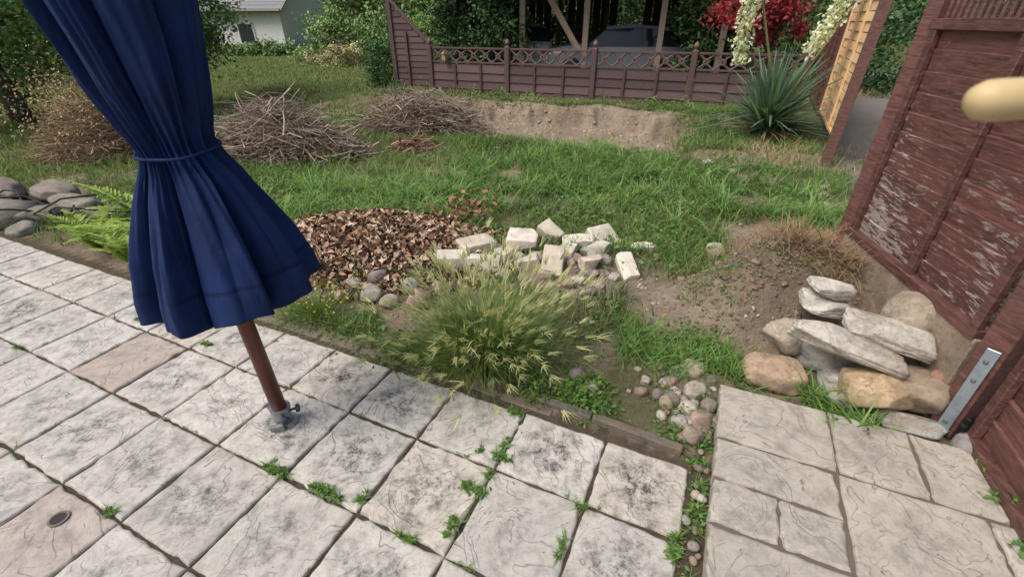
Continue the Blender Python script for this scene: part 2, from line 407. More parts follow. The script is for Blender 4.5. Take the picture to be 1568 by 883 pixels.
for i in range(len(us)-1):
    for j in range(len(vs)-1):
        k=rng.uniform(.9,1.08);col=np.array([.55,.525,.485])*k
        st=rng.uniform(.3,1.2)
        if rng.random()<.1: col=col*np.array([1.0,.96,.91])
        cu=(us[i]+us[i+1])/2;cv=(vs[j]+vs[j+1])/2
        if (abs(cu+2.2)<.19 and abs(cv-.55)<.2): col=np.array([.45,.375,.33]);st=.15
        if (abs(cu+1.4)<.21 and abs(cv-1.36)<.21): col=np.array([.48,.42,.38]);st=.3
        cells.append((us[i],us[i+1],vs[j],vs[j+1],tuple(col),st))
paving('patio_paving',cells,0,.045)
rc=[(.84,1.31,-.535,-.165),(1.31,1.62,-.535,-.165),(1.62,2.2,-.535,-.165),
 (.84,1.30,-.165,.06),(.84,1.08,.06,.27),(1.08,1.30,.06,.27),(1.30,1.78,-.165,.30),(1.78,2.2,-.165,.06),(1.78,2.2,.06,.5),
 (.84,1.32,.27,.68),(1.32,1.78,.30,.68),(.84,1.1,.68,1.1),(1.1,1.5,.68,1.1),(1.5,2.2,.68,1.1),(.84,2.2,1.1,1.6)]
paving('raised_terrace_paving',[(a_,b_,c_,d_,tuple(np.array([.50,.465,.40])*rng.uniform(.85,1.08)),.35) for a_,b_,c_,d_ in rc],.07,.10)
b=B()
c0=PW(1.52,.53)
b.box((c0[0],c0[1],.025),(1.34,2.1,.07),math.atan2(U[1],U[0]),(.13,.11,.085))
b.obj('terrace_mortar_bed',M_gen)
b=B()
for a_,c_,d_ in((PW(.02,-.10),PW(.30,-.09),.0),(PW(.31,-.085),PW(.72,-.06),.008)):
    mid=(a_+c_)/2;d=c_-a_
    b.box((mid[0],mid[1],-.006+d_),(np.linalg.norm(d),.042,.08),math.atan2(d[1],d[0]),(.16,.145,.125),bev=.006)
for q in range(7):
    a_=PW(-.02-.3*q,-.05);b.box((a_[0],a_[1],-.015),(.28,.05,.05),math.atan2(U[1],U[0])+rng.uniform(-.04,.04),(.2,.17,.14),bev=.008)
b.obj('kerb_edging',M_rock)
# ---------------------------------------------------------------- grass
def col_var(base,n,v=.25,hue=.15):
    base=np.array(base);k=rng.uniform(1-v,1+v,(n,1));h=rng.uniform(-hue,hue,(n,1))
    return np.clip(base*k*np.concatenate([1+h,np.ones((n,1)),1-h],1),0,1)
def scatter(n,x0,x1,y0,y1,dens):
    x=rng.uniform(x0,x1,n);y=rng.uniform(y0,y1,n);k=rng.random(n)<dens(x,y)
    return x[k],y[k]
parts=[]
def grassy(n,x0,x1,y0,y1,L,Wd,dens,base=(.15,.25,.07),dry=.08):
    x,y=scatter(n,x0,x1,y0,y1,dens);n=len(x);z=T(x,y)
    hf=.35+1.2*fbm(x,y,.6,31)
    cl=col_var(base,n,.35,.25);cl*= (.65+.7*fbm(x,y,.9,33))[:,None]
    dm=rng.random(n)<dry*(.3+2*ss(.45,.65,fbm(x,y,.8,35)));cl[dm]=col_var((.38,.32,.18),dm.sum(),.3,.1)
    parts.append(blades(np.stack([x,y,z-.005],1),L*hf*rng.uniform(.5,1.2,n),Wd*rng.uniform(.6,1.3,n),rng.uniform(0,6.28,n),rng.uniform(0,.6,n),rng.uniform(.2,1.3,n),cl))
grassy(120000,-4.6,4.6,2.0,9.6,.155,.008,GR,dry=.07)
cx,cy=scatter(950,-3,3.3,3.4,6.8,lambda x,y:GR(x,y)*ss(.38,.56,fbm(x,y,1.2,41)))
n=len(cx);k=24;sz=np.repeat(rng.uniform(.6,1.45,n),k);hu=np.repeat(rng.uniform(.75,1.35,n),k)[:,None];x=np.repeat(cx,k)+rng.normal(0,.035,n*k);y=np.repeat(cy,k)+rng.normal(0,.035,n*k)
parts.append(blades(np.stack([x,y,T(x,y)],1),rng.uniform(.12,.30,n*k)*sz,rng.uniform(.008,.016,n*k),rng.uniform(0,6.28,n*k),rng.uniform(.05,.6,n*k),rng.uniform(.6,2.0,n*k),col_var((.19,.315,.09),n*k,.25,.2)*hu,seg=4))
x,y=scatter(42000,-3.2,3.5,1.9,8.5,lambda x,y:GR(x,y)*ss(.38,.62,fbm(x,y,.6,43)))
parts.append(leaves(np.stack([x,y,T(x,y)+rng.uniform(.01,.09,len(x))],1),rng.uniform(.02,.06,len(x)),col_var((.135,.225,.06),len(x),.4,.2),1.2,.6))
V,F,C=cat(parts);mk('grass',V,F,M_grass,C)
parts=[]
grassy(42000,-20,-1.2,8.5,32,.15,.024,lambda x,y:.25+.75*ss(32,9,y),(.19,.285,.085),.10)
grassy(12000,-9,-4.2,4.6,9,.16,.011,lambda x,y:GR(x,y),(.16,.25,.07),.1)
grassy(14000,-3,9,10.3,16,.2,.018,lambda x,y:.8+0*x,(.20,.26,.09),.3)
V,F,C=cat(parts);mk('meadow_grass',V,F,M_grass,C)
x,y=scatter(13000,2.4,5.2,5.0,8.2,lambda x,y:np.maximum(blob(x,y,3.9,6.5,.95,.5),.6*blob(x,y,4.4,5.6,.5,.25))*(.2+.8*ss(.4,.6,fbm(x,y,.4,3))))
V,F,C=blades(np.stack([x,y,T(x,y)],1),rng.uniform(.06,.26,len(x)),.006,rng.uniform(0,6.28,len(x)),rng.uniform(.1,1.1,len(x)),rng.uniform(.2,1.2,len(x)),col_var((.46,.37,.21),len(x),.3,.1))
x,y=scatter(6500,1.3,2.25,2.1,3.1,lambda x,y:blob(x,y,1.85,2.6,.28,.26))
V2,F2,C2=blades(np.stack([x,y,T(x,y)+rng.uniform(0,.08,len(x))],1),rng.uniform(.08,.24,len(x)),.005,rng.uniform(0,6.28,len(x)),rng.uniform(.6,1.5,len(x)),rng.uniform(.1,.8,len(x)),col_var((.29,.19,.11),len(x),.4,.1))
V,F,C=cat([(V,F,C),(V2,F2,C2)]);mk('dry_grass',V,F,M_dry,C)
# ---------------------------------------------------------------- weeds
parts=[]
def weed(x,y,r,n,ls,base=(.13,.23,.055),z=None,h=.06,bl=12):
    xx=x+rng.normal(0,r,n);yy=y+rng.normal(0,r,n);zz=(T(xx,yy) if z is None else z)+rng.uniform(.003,h,n)*np.exp(-((xx-x)**2+(yy-y)**2)/(2*r*r))+.004
    zz=np.maximum(zz,.006 if z is None else z)
    parts.append(leaves(np.stack([xx,yy,zz],1),rng.uniform(.6,1.3,n)*ls,col_var(base,n,.35,.2),1.5,.5))
    if bl: 
        m_=bl;xb=x+rng.normal(0,r*.5,m_);yb=y+rng.normal(0,r*.5,m_)
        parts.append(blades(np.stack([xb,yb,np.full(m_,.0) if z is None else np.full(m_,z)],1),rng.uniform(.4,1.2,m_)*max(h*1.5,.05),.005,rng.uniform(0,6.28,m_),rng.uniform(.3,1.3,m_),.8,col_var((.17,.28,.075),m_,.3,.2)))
for x,y,s in [(-1.01,1.26,1.2),(-.74,1.15,1.3),(-.60,1.13,.6),(-.144,1.16,1.1),(-.055,1.327,1.1),(-.23,1.0,1.0),(-.384,.963,.7),(-1.81,2.13,.8),(.59,.93,1.1),(-.02,1.41,.7),(.03,1.58,.8),(-.10,1.24,.6),(.27,1.09,.4),(.18,.93,.6),(-1.6,2.2,.4),(-2.4,2.4,.4),(-1.56,1.07,.5),(-2.9,2.1,.5)]:
    dx,dy=(U if rng.random()<.5 else W);
    for q in range(6):
        t=rng.normal(0,.032)*s;weed(x+dx*t,y+dy*t,.010*s,int(11*s),.019*(.7+.5*s),h=.025*s,bl=int(10*s))
for q in range(170):
    if rng.random()<.5: a_=us[rng.integers(5,len(us)-1)];b_=rng.uniform(0,1.9)
    else: a_=rng.uniform(-5,.75);b_=vs[rng.integers(0,6)]
    p=PW(a_,b_);weed(p[0],p[1],.006,6,.009,h=.01,bl=2)
for q in range(24):
    v=rng.uniform(-.45,1.2);p=PW(.80+rng.normal(0,.012),v);weed(p[0],p[1],.022,40,.024,h=.06,bl=8)
def bord(u0,u1,v0,v1,k,n,ls,h,r,base=(.13,.23,.055)):
    for q in range(k):
        p=PW(rng.uniform(u0,u1),rng.uniform(v0,v1));weed(p[0],p[1],r,n,ls,base,h=h,bl=10)
bord(-1.75,-.75,-.22,-.06,14,80,.022,.12,.06,(.14,.215,.06))
bord(-.9,-.5,-.2,-.05,7,90,.036,.14,.06)
bord(-.2,.35,-.3,-.12,16,80,.028,.10,.05)
bord(.3,.85,-.45,-.15,8,50,.022,.06,.05)
bord(.2,.9,-1.3,-.6,12,80,.022,.05,.06,(.14,.25,.065))
bord(.6,1.3,-1.9,-1.2,10,70,.02,.04,.07,(.14,.25,.065))
bord(-.9,.2,-1.1,-.5,10,70,.025,.08,.06)
for (x,y) in [(1.88,1.05),(1.8,.88),(1.95,1.2)]: weed(x,y,.03,50,.03,z=.075,h=.06,bl=14)
V,F,C=cat(parts);mk('weeds',V,F,M_leaf,C)
parts=[]
def tuft(x,y,n,L,w,r=.05,base=(.18,.31,.08),z=None,lean=(.1,.9),cur=(.4,1.5),seg=4):
    xx=x+rng.normal(0,r,n);yy=y+rng.normal(0,r,n);zz=T(xx,yy) if z is None else np.full(n,z)
    parts.append(blades(np.stack([xx,yy,zz],1),rng.uniform(.4,1.1,n)*L,rng.uniform(.6,1.2,n)*w,rng.uniform(0,6.28,n),rng.uniform(*lean,n),rng.uniform(*cur,n),col_var(base,n,.25,.2),seg=seg))
for q in range(22):
    p=PW(rng.uniform(.30,.98),rng.uniform(-.85,-.58));tuft(p[0],p[1],55,.16,.008)
for (x,y,n) in [(1.50,1.62,45),(1.55,1.52,50),(1.60,1.45,40),(1.47,1.70,30)]: tuft(x,y,n,.23,.013,.028,z=.02,lean=(.2,1.1))
for q in range(16): p=PW(rng.uniform(-.3,.3),rng.uniform(-.5,-.1));tuft(p[0],p[1],25,.12,.006)
for q in range(10): tuft(4.5+rng.uniform(-.1,.9),5.8+rng.uniform(-.5,2.2),25,.14,.008)
V,F,C=cat(parts);mk('long_grass',V,F,M_grass,C)
# wild barley
parts=[]
bx,by=-.15,1.99
def barley(n,L,w,base,lean,cur,r=.13,seg=5,tip=1.2):
    ang=rng.uniform(0,6.28,n);rr=np.abs(rng.normal(0,r,n));xx=bx+rr*np.cos(ang)*1.35;yy=by+rr*np.sin(ang)*.8
    az=ang+rng.normal(0,.7,n)
    P=np.stack([xx,yy,T(xx,yy)],1)
    LL=rng.uniform(.45,1.05,n)*L;le=np.abs(rng.normal(0,lean,n));cu=rng.uniform(*cur,n)
    parts.append(blades(P,LL,w,az,le,cu,col_var(base,n,.25,.2),seg=seg,tip=tip))
    return P,LL,az,le,cu
barley(2100,.45,.005,(.19,.29,.085),.34,(.2,1.2))
barley(700,.36,.005,(.34,.35,.15),.6,(.2,1.3))
P,LL,az,le,cu=barley(430,.62,.0028,(.30,.36,.14),.32,(.2,.9))
h=LL*np.sin(le+cu*.6);z=LL*np.cos(le+cu*.6)
tipP=np.stack([P[:,0]+np.cos(az)*h,P[:,1]+np.sin(az)*h,P[:,2]+z],1)
for k in range(8):
    n=len(tipP);parts.append(blades(tipP-np.stack([np.cos(az)*.03,np.sin(az)*.03,0*az+.03],1)+rng.normal(0,.004,(n,3)),rng.uniform(.045,.085,n),.0065,az+rng.normal(0,.35,n),le+cu*.8+rng.normal(0,.18,n),.3,col_var((.56,.56,.30),n,.3,.1),seg=2,base=.9,tip=1.15))
V,F,C=cat(parts);mk('wild_barley_clump',V,F,M_grass,C)
parts=[];bx,by=-1.25,2.42
barley(500,.26,.004,(.20,.28,.09),.6,(.2,1.1),.09);V,F,C=cat(parts);mk('yellow_flowering_weed',V,F,M_grass,C)
n=46;P=np.stack([bx+rng.normal(0,.12,n),by+rng.normal(0,.09,n),rng.uniform(.08,.2,n)],1)
V,F,C=leaves(P,.017,col_var((.75,.55,.03),n,.1,.02),2,.9);mk('yellow_flowers',V,F,M_leaf,C)
# fern
parts=[]
def fern(x,y,n,L,base):
    for k in range(n):
        az=k*6.283/n+rng.normal(0,.25);l=L*rng.uniform(.7,1.1);le=rng.uniform(.05,.4);cu=rng.uniform(.3,.9)
        m_=26;t=np.linspace(.08,1,m_);ang=le+cu*t
        px=x+np.cos(az)*l*t*np.sin(ang);py=y+np.sin(az)*l*t*np.sin(ang);pz=.02+l*t*np.cos(ang)
        w=l*.22*np.sin(np.clip(t*1.08,0,1)**.7*3.14)+.01
        for sgn in(-1,1):
            P=np.stack([px,py,pz],1)
            parts.append(blades(P,w,l*.065,np.full(m_,az+sgn*1.25),np.full(m_,1.2)+rng.normal(0,.1,m_),np.full(m_,.35),col_var(base,m_,.15,.1),seg=2,base=.9,tip=1.1))
for (x,y,l) in [(-3.15,3.72,.70),(-2.85,3.45,.52),(-3.35,3.35,.44),(-2.95,3.12,.38),(-2.8,3.75,.58)]: fern(x,y,12,l,(.33,.45,.10))
V,F,C=cat(parts);mk('fern',V,F,M_leaf,C)
# ---------------------------------------------------------------- leaf litter heap
n=11500;ang=rng.uniform(0,6.28,n);rr=np.sqrt(rng.uniform(0,1,n))
x=-1.12+rr*np.cos(ang)*1.22;y=3.36+rr*np.sin(ang)*.82
x=x+.1*np.sin(y*7)
k=(rng.random(n)<ss(1.05,.70,rr+(vn(x,y,.2,3)-.5)*.5));x=x[k];y=y[k]
z=T(x,y)+np.abs(rng.normal(0,.026,len(x)))+.004
pal=np.array([(.38,.235,.145),(.48,.34,.24),(.25,.135,.08),(.55,.42,.31),(.32,.18,.11),(.14,.085,.055),(.42,.31,.23)])
c=pal[rng.integers(0,7,len(x))]*rng.uniform(.7,1.2,(len(x),1))
V,F,C=leaves(np.stack([x,y,z],1),rng.uniform(.025,.085,len(x)),c,1.3,.55,.25);mk('dead_leaf_heap',V,F,M_dry,C)
x,y=scatter(5000,-2.5,3.2,2.0,5.0,lambda x,y:.3*(1-.5*GR(x,y)))
c=pal[rng.integers(0,7,len(x))]*rng.uniform(.7,1.2,(len(x),1))
f1_=leaves(np.stack([x,y,T(x,y)+.006],1),rng.uniform(.012,.04,len(x)),c,3,.5,.1)
n=260;uu=rng.uniform(-5,2.0,n);vv=np.abs(rng.normal(0,.5,n));P=np.array([PW(a_,b_) for a_,b_ in zip(uu,vv)])
zz=np.where(uu>.84,.078,.009);c=pal[rng.integers(0,7,n)]*rng.uniform(.4,1.,(n,1))
f2_=leaves(np.stack([P[:,0],P[:,1],zz],1),rng.uniform(.004,.014,n),c,5,.5,.1)
V,F,C=cat([f1_,f2_]);mk('fallen_leaves',V,F,M_dry,C)
n=110;P=np.stack([-.45+rng.normal(0,.16,n),3.95+rng.normal(0,.1,n),.1+np.abs(rng.normal(0,.08,n))],1)
V,F,C=leaves(P,rng.uniform(.05,.09,n),col_var((.28,.14,.08),n,.3,.1),.6,.5);mk('withered_branch_leaves',V,F,M_dry,C)
# soil clods
rk=[]
for q in range(900):
    while True:
        x=rng.uniform(.6,2.3);y=rng.uniform(1.75,3.1)
        if rng.random()<blob(x,y,1.6,2.35,.5,.4)+.03: break
    s=rng.uniform(.006,.028) if rng.random()<.95 else rng.uniform(.03,.06)
    z=float(T(x,y));rk.append(rock((x,y,z+s*.1),(s*1.3,s,s*.8),(0,0,rng.uniform(0,6)),0,q,tuple(np.array([.25,.19,.135])*rng.uniform(.7,1.2)),.25,2 if s>.03 else 1))
for q in range(420):
    a_=rng.uniform(-2.6,2.0);f_=rng.uniform(.9,3.2);x,y=FB[0]+FD[0]*a_-.3676*f_,FB[1]+FD[1]*a_-.93*f_
    s=rng.uniform(.02,.08);rk.append(rock((x,y,float(T(x,y))+s*.05),(s*1.3,s,s*.7),(0,0,rng.uniform(0,6)),0,q,tuple(np.array([.40,.32,.235])*rng.uniform(.75,1.15)),.25,1))
V,F,C=cat(rk);mk('soil_clods',V,F,M_clod,C,True)
# ---------------------------------------------------------------- stones
GREY=(.42,.405,.37);OCH=(.60,.45,.29);TAN=(.48,.405,.32);PINK=(.40,.30,.24);PALE=(.60,.57,.50)
rk=[
 rock((1.75,1.60,.13),(.35,.25,.22),(.05,.0,-.3),.65,1,OCH,.04,5,7),
 rock((1.35,1.78,.085),(.32,.23,.17),(.05,.0,-.35),.5,2,(.50,.37,.26),.05,4,5),
 rock((1.50,1.97,.18),(.28,.21,.17),(0,.1,.2),.25,3,TAN,.06,4,3),
 rock((1.62,1.75,.285),(.58,.19,.12),(.25,.20,-.42),.85,4,PALE,.04,5,7,.04),
 rock((1.83,1.78,.34),(.43,.22,.13),(.25,.22,-.42),.85,5,PALE,.04,5,7,.04),
 rock((1.66,2.03,.35),(.25,.18,.095),(.1,.08,-.15),.85,6,PALE,.035,5,5,.04),
 rock((1.68,2.05,.435),(.23,.16,.08),(.1,.0,-.1),.85,7,PALE,.035,5,5,.04),
 rock((2.01,1.88,.37),(.28,.24,.25),(0,.2,.5),.2,8,TAN,.05,4,3),
 rock((1.93,1.60,.13),(.28,.26,.22),(0,.1,.4),.3,9,(.44,.35,.27),.05,4,4),
 rock((1.85,1.49,.04),(.32,.16,.09),(0,.05,-.35),.4,10,GREY,.06,4,5),
 rock((1.80,1.74,.05),(.5,.3,.16),(0,0,-.4),.4,11,GREY,.1,4,6),
 rock((1.70,1.92,.15),(.4,.3,.24),(0,0,-.3),.4,12,GREY,.1,4,6),
 rock((1.95,1.87,.15),(.36,.3,.26),(0,0,-.3),.4,13,TAN,.1,4,6),
 rock((1.99,1.335,.06),(.15,.13,.11),(0,0,.3),.15,14,(.30,.28,.27),.06,3),
 rock((1.98,1.60,.22),(.07,.07,.07),(0,0,.3),.15,15,(.38,.21,.16),.06,3),
 rock((1.60,1.63,.06),(.12,.10,.10),(0,0,.3),.2,16,GREY,.1,3,3)]
V,F,C=cat(rk);mk('stone_pile',V,F,M_rock,C,True)
PB=[(.42,.35,.275),(.34,.32,.295),(.38,.275,.22),(.48,.44,.37),(.27,.22,.22),(.52,.48,.42)]
rk=[]
pts=[(.98,1.88,.16,.11),(.88,1.86,.08,.07),(.66,1.72,.075,.06),(.93,1.71,.12,.10),(.80,1.66,.08,.07),(.86,1.60,.10,.07),(.76,1.63,.08,.08),(.97,1.62,.09,.07),(.90,1.52,.12,.09),(.79,1.52,.08,.06),(.74,1.70,.07,.06),(.84,1.72,.07,.05),(.82,1.42,.1,.09),(.97,1.50,.08,.07),(1.16,1.90,.11,.08),(.40,1.72,.12,.08),(.35,1.84,.1,.07),(.72,1.56,.06,.05),(.87,1.45,.07,.06),(1.26,1.86,.08,.05),(.84,1.79,.08,.06),(.70,1.80,.07,.05),(1.06,1.80,.09,.06)]
for i,(x,y,w,h) in enumerate(pts):
    rk.append(rock((x,y,h*.3),(w,w*.85,h),(rng.uniform(-.2,.2),0,rng.uniform(0,3)),.15,30+i,PB[i%6],.06,3,2))
for i in range(60):
    x=rng.normal(.86,.1);y=rng.normal(1.6,.14)
    if toUV(x,y)[0]>.82 and toUV(x,y)[1]>-.55: continue
    if toUV(x,y)[1]>-.1 and toUV(x,y)[0]<.77: continue
    w=rng.uniform(.03,.06);rk.append(rock((x,y,.015),(w,w*.8,w*.7),(0,0,rng.uniform(0,3)),.1,70+i,PB[i%6],.08,2))
for i in range(24):
    p=PW(.80+rng.normal(0,.012),rng.uniform(-.3,1.1));w=rng.uniform(.025,.05)
    rk.append(rock((p[0],p[1],.012),(w,w*.8,w*.7),(0,0,rng.uniform(0,3)),.1,170+i,PB[i%6],.06,2))
V,F,C=cat(rk);mk('cobble_heap',V,F,M_rock,C,True)
rk=[];bk=[]
def br(x,y,sx,sy,sz,rz,col,z=None,bx=.97,seed=0,rx=0,ry=0):
    z=float(T(x,y))+sz*.42 if z is None else z
    bk.append(rock((x,y,z),(sx*1.12,sy*1.12,sz*1.12),(rx,ry,rz),bx,seed,col,.010,5,2))
PALE2=(.70,.645,.55);PALE3=(.60,.53,.43);PALE=(.64,.59,.50)
br(.09,3.38,.26,.22,.18,-.15,PALE2,seed=1,rx=.1);br(.33,3.58,.22,.14,.14,-.8,PALE3,seed=2,rx=.3,ry=.4)
br(.55,3.44,.28,.15,.11,-.1,PALE2,seed=3);br(.78,3.54,.25,.24,.08,.5,PALE2,seed=4,rx=.5)
br(.87,3.02,.12,.27,.10,.1,PALE2,seed=5,rx=.3);br(.31,3.05,.17,.29,.12,-.2,PALE3,seed=6,rx=.5)
br(-.28,3.22,.29,.20,.14,.5,PALE3,seed=7);br(-.45,3.02,.28,.16,.12,0,PALE,seed=8);br(-.20,3.00,.25,.14,.13,-.3,PALE2,seed=18)
br(1.08,3.38,.20,.12,.04,.1,PALE2,seed=9);br(.60,3.08,.17,.13,.11,.3,PALE3,seed=11)
br(-.03,3.2,.22,.14,.12,.8,PALE3,seed=12);br(.45,3.28,.2,.12,.10,1.2,PALE2,seed=13);br(.70,3.28,.19,.12,.09,.9,PALE,seed=14);br(.12,3.08,.2,.13,.11,.3,PALE,seed=15)
V,F,C=cat(bk);mk('broken_bricks',V,F,M_brick,C,False)
for i,(x,y,w) in enumerate([(.45,3.38,.13),(.62,3.3,.14),(.5,3.2,.12),(.7,3.38,.11),(.6,2.95,.1),(.48,2.85,.11),(.2,3.2,.15),(.72,3.15,.12),(.4,2.78,.1),(.62,2.78,.09),(.55,2.68,.1),(.05,3.2,.14),(-.12,3.3,.15),(-.05,2.9,.12),(1.62,3.23,.18),(1.66,3.35,.16),(2.03,3.40,.17),(-.95,2.62,.17),(-.82,2.55,.14),(-.7,2.72,.15),(-.62,2.55,.2),(-.5,2.7,.13),(-.95,2.8,.15),(.75,2.9,.1),(.25,2.9,.12),(-1.1,2.72,.13),(.45,3.1,.1)]):
    rk.append(rock((x,y,float(T(x,y))+w*.2),(w,w*.85,w*.7),(rng.uniform(-.3,.3),0,rng.uniform(0,3)),rng.uniform(.1,.6),200+i,PB[i%6],.08,3,4))
for i in range(170):
    x=rng.normal(.45,.4);y=rng.normal(2.95,.35);w=rng.uniform(.015,.045)
    rk.append(rock((x,y,float(T(x,y))+w*.15),(w,w*.8,w*.6),(0,0,rng.uniform(0,3)),.3,300+i,PB[i%6],.1,1))
for i in range(60):
    x=rng.uniform(1,3.6);y=rng.uniform(3.2,6.5);w=rng.uniform(.03,.08)
    rk.append(rock((x,y,float(T(x,y))+w*.2),(w,w*.8,w*.6),(0,0,rng.uniform(0,3)),.3,300+i,PB[i%6],.1,2))
for i,(x,y,w) in enumerate([(2.6,5.95,.2),(2.75,5.6,.16),(3.35,4.75,.2),(3.2,4.4,.14),(3.55,5.0,.15),(3.0,5.2,.12)]):
    rk.append(rock((x,y,float(T(x,y))+w*.1),(w,w*.8,w*.45),(0,0,rng.uniform(0,3)),.4,400+i,PB[3],.1,3,4))
V,F,C=cat(rk);mk('rubble_stones',V,F,M_rock,C,True)
rk=[];rc_=[(-4.75,3.95,.6,.3),(-4.45,4.0,.4,.2),(-5.1,4.2,.6,.25),(-4.2,4.2,.35,.2),(-4.9,4.7,.5,.2),(-4.5,4.4,.4,.16),(-5.3,3.9,.5,.3),(-5.4,4.6,.6,.3),(-4.0,4.1,.25,.14),(-3.75,4.15,.3,.15),(-4.4,3.75,.3,.14)]
for i,(x,y,w,h) in enumerate(rc_): rk.append(rock((x,y,h*.3),(w,w*.7,h),(0,rng.uniform(-.2,.2),rng.uniform(-.5,.5)),.3,500+i,(.27,.245,.215),.08,4,3))
V,F,C=cat(rk);mk('rockery_stones',V,F,M_rock,C,True)
b=B()
for k in range(3):
    pts=[(-5.6+q*.16,3.85+.2*math.sin(q*.9+k*2)+.12*k,.16+.08*math.sin(q*1.3+k)) for q in range(14)]
    b.tube(pts,.009,(.02,.02,.02),6)
b.obj('garden_hose',M_gen,True)
# ---------------------------------------------------------------- brush piles
def pile(name,cx,cy,rx,ry,h,n,col,lmin=.5,lmax=1.3,ang=0.,spread=.6,rmax=.012):
    t=rng.uniform(0,6.28,n);r=np.sqrt(rng.random(n));x=cx+rx*r*np.cos(t)*.75;y=cy+ry*r*np.sin(t)*.75
    lump=.55+.9*vn(x,y,.45,8)
    zt=T(x,y)+h*lump*(1-r**2)*rng.random(n)+.02
    az=ang+rng.normal(0,spread,n)+rng.integers(0,2,n)*3.14;el=rng.normal(0,.25,n)
    L=rng.uniform(lmin,lmax,n);d=np.stack([np.cos(az)*np.cos(el),np.sin(az)*np.cos(el),np.sin(el)],1)*L[:,None]
    P=np.stack([x,y,zt],1)-d*.5;P1=P+d
    for Q in(P,P1): Q[:,2]=np.maximum(Q[:,2],T(Q[:,0],Q[:,1])+.01)
    c=np.array(col)[rng.integers(0,len(col),n)]*rng.uniform(.5,1.4,(n,1))
    V,F,C=twigs(P,P1,rng.uniform(.0025,rmax,n)*np.where(rng.random(n)<.06,1.8,1),c,.09);return mk(name,V,F,M_twig,C)
GT=[(.32,.235,.175),(.40,.32,.25),(.22,.15,.11),(.48,.41,.34)]
pile('brush_pile',-3.15,6.45,1.25,.65,.75,2600,GT,.25,1.1,-.3,.8,.010)
pile('brush_pile',-1.5,8.15,1.2,.55,.75,2100,GT,.25,1.1,-.35,.7,.010)
pile('dead_bush',-5.75,6.4,.9,.6,1.0,2200,[(.40,.28,.17),(.46,.35,.23),(.30,.2,.12)],.2,.7,1.2,1.2,.006)
pile('cut_branches',-1.45,6.75,.35,.3,.22,80,[(.34,.21,.14)],.25,.7,1.0,.8,.020)
n=3000;t=rng.normal(size=(n,3))*[.42,.3,.3]+[-5.75,6.4,.6];V,F,C=leaves(t,rng.uniform(.02,.05,n),col_var((.42,.30,.17),n,.3,.1));mk('dead_bush_leaves',V,F,M_dry,C)
n=900;t=rng.normal(size=(n,3))*[.5,.25,.15]+[-1.5,8.1,.3];V,F,C=leaves(t,rng.uniform(.03,.06,n),col_var((.26,.16,.10),n,.3,.1));mk('brush_pile_leaves',V,F,M_dry,C)
# ---------------------------------------------------------------- parasol
par=empty('closed_parasol')
px,py=-1.085,1.532
zk=[.70,.80,.95,1.05,1.15,1.23,1.285,1.32,1.38,1.5,1.7,2.0,2.4,2.65]
rk_=[.262,.250,.215,.182,.147,.113,.096,.100,.116,.142,.174,.170,.10,.03]
nth=560;nz=130
th=np.linspace(0,2*np.pi,nth,endpoint=False);tz=np.linspace(0,1,nz)
TH,TZ=np.meshgrid(th,tz)
zb=.71+.03*np.cos(TH-.1)
ZZ=zb+(2.65-zb)*TZ**1.15
R=np.interp(ZZ-(zb-.71)*(1-TZ),zk,rk_)
A=np.interp(ZZ,[.7,.95,1.2,1.29,1.45,1.8,2.6],[.40,.42,.34,.16,.30,.28,.10])
K_=8;ph=TH+.18*np.sin(2*TH+1)+.13*np.sin(3*TH+.4)+.05*np.sin(ZZ*3)
cell=np.floor(ph/(2*np.pi)*K_)%K_;hh=np.sin(cell*12.99+4.1)*43758.5;hh=hh-np.floor(hh)
w=K_*ph/2
s1=np.abs(np.sin(w));lobe=s1**.65*(.8+.4*hh)
R2=R*(1+A*(1.5*lobe-1.0))
s2=np.abs(np.sin(w*2+.6*np.sin(ZZ*2.2)+hh*1.5))
R2=R2+R*.11*(s2**.7-.6)*np.interp(ZZ,[.7,1.0,1.29,1.5,2],[.5,1.,.6,.9,.6])*s1
fine=.006*np.sin(19*TH+4*np.sin(ZZ*2)+2)*np.interp(ZZ,[.7,1.29,2],[.9,.35,.7])+.006*np.sin(41*TH+ZZ*9)*np.interp(ZZ,[.7,1.1,1.29,1.5],[.1,.5,1.3,.4])
R2=R2+fine
R2=R2*(1+.02*np.cos(TH+.2)*ss(1.2,.75,ZZ))
fold=.34*s1*(.5+.8*hh)*np.interp(ZZ,[.7,1.2,1.29,1.6,2.4],[1.,1.,.6,1.1,.5])
TH2=TH+fold
ZZ2=ZZ+(lobe-.5)*.045*np.clip(1-TZ*6,0,1)+.012*np.sin(TH*5+1)*np.clip(1-TZ*6,0,1)
Xc=px-.035*(ZZ-.6)+R2*np.cos(TH2);Yc=py+R2*np.sin(TH2)
V=np.stack([Xc,Yc,ZZ2],-1).reshape(-1,3);ix=np.arange(nz*nth).reshape(nz,nth);ix2=np.roll(ix,-1,1)
F=np.stack([ix[:-1],ix2[:-1],ix2[1:],ix[1:]],-1).reshape(-1,4)
base=np.array([.0085,.022,.085]);hem=np.exp(-((ZZ-zb-.125)/.004)**2)+np.exp(-((ZZ-zb-.02)/.003)**2)*.6
C=(base*(1-.6*np.clip(hem,0,1))[...,None]).reshape(-1,3)
o=mk('canopy',V,F,M_fab,C,True,par)
sm=o.modifiers.new('t','SOLIDIFY');sm.thickness=.003
b=B()
b.tube([(px,py,.02),(px-.035*.6,py,.7),(px-.035*2.05,py,2.75)],[.033,.032,.03],(.13,.032,.020),20);b.obj('pole',attr_mat('varnished_wood',.4,12,.3,.1,.003,msc=(4,4,.5)),True,par)
b=B();pts=[(px-.025+.120*math.cos(t)*(1+.05*math.sin(5*t)),py+.120*math.sin(t)*(1+.05*math.sin(5*t)),1.285+.012*math.sin(t)) for t in np.linspace(0,6.283,40)]
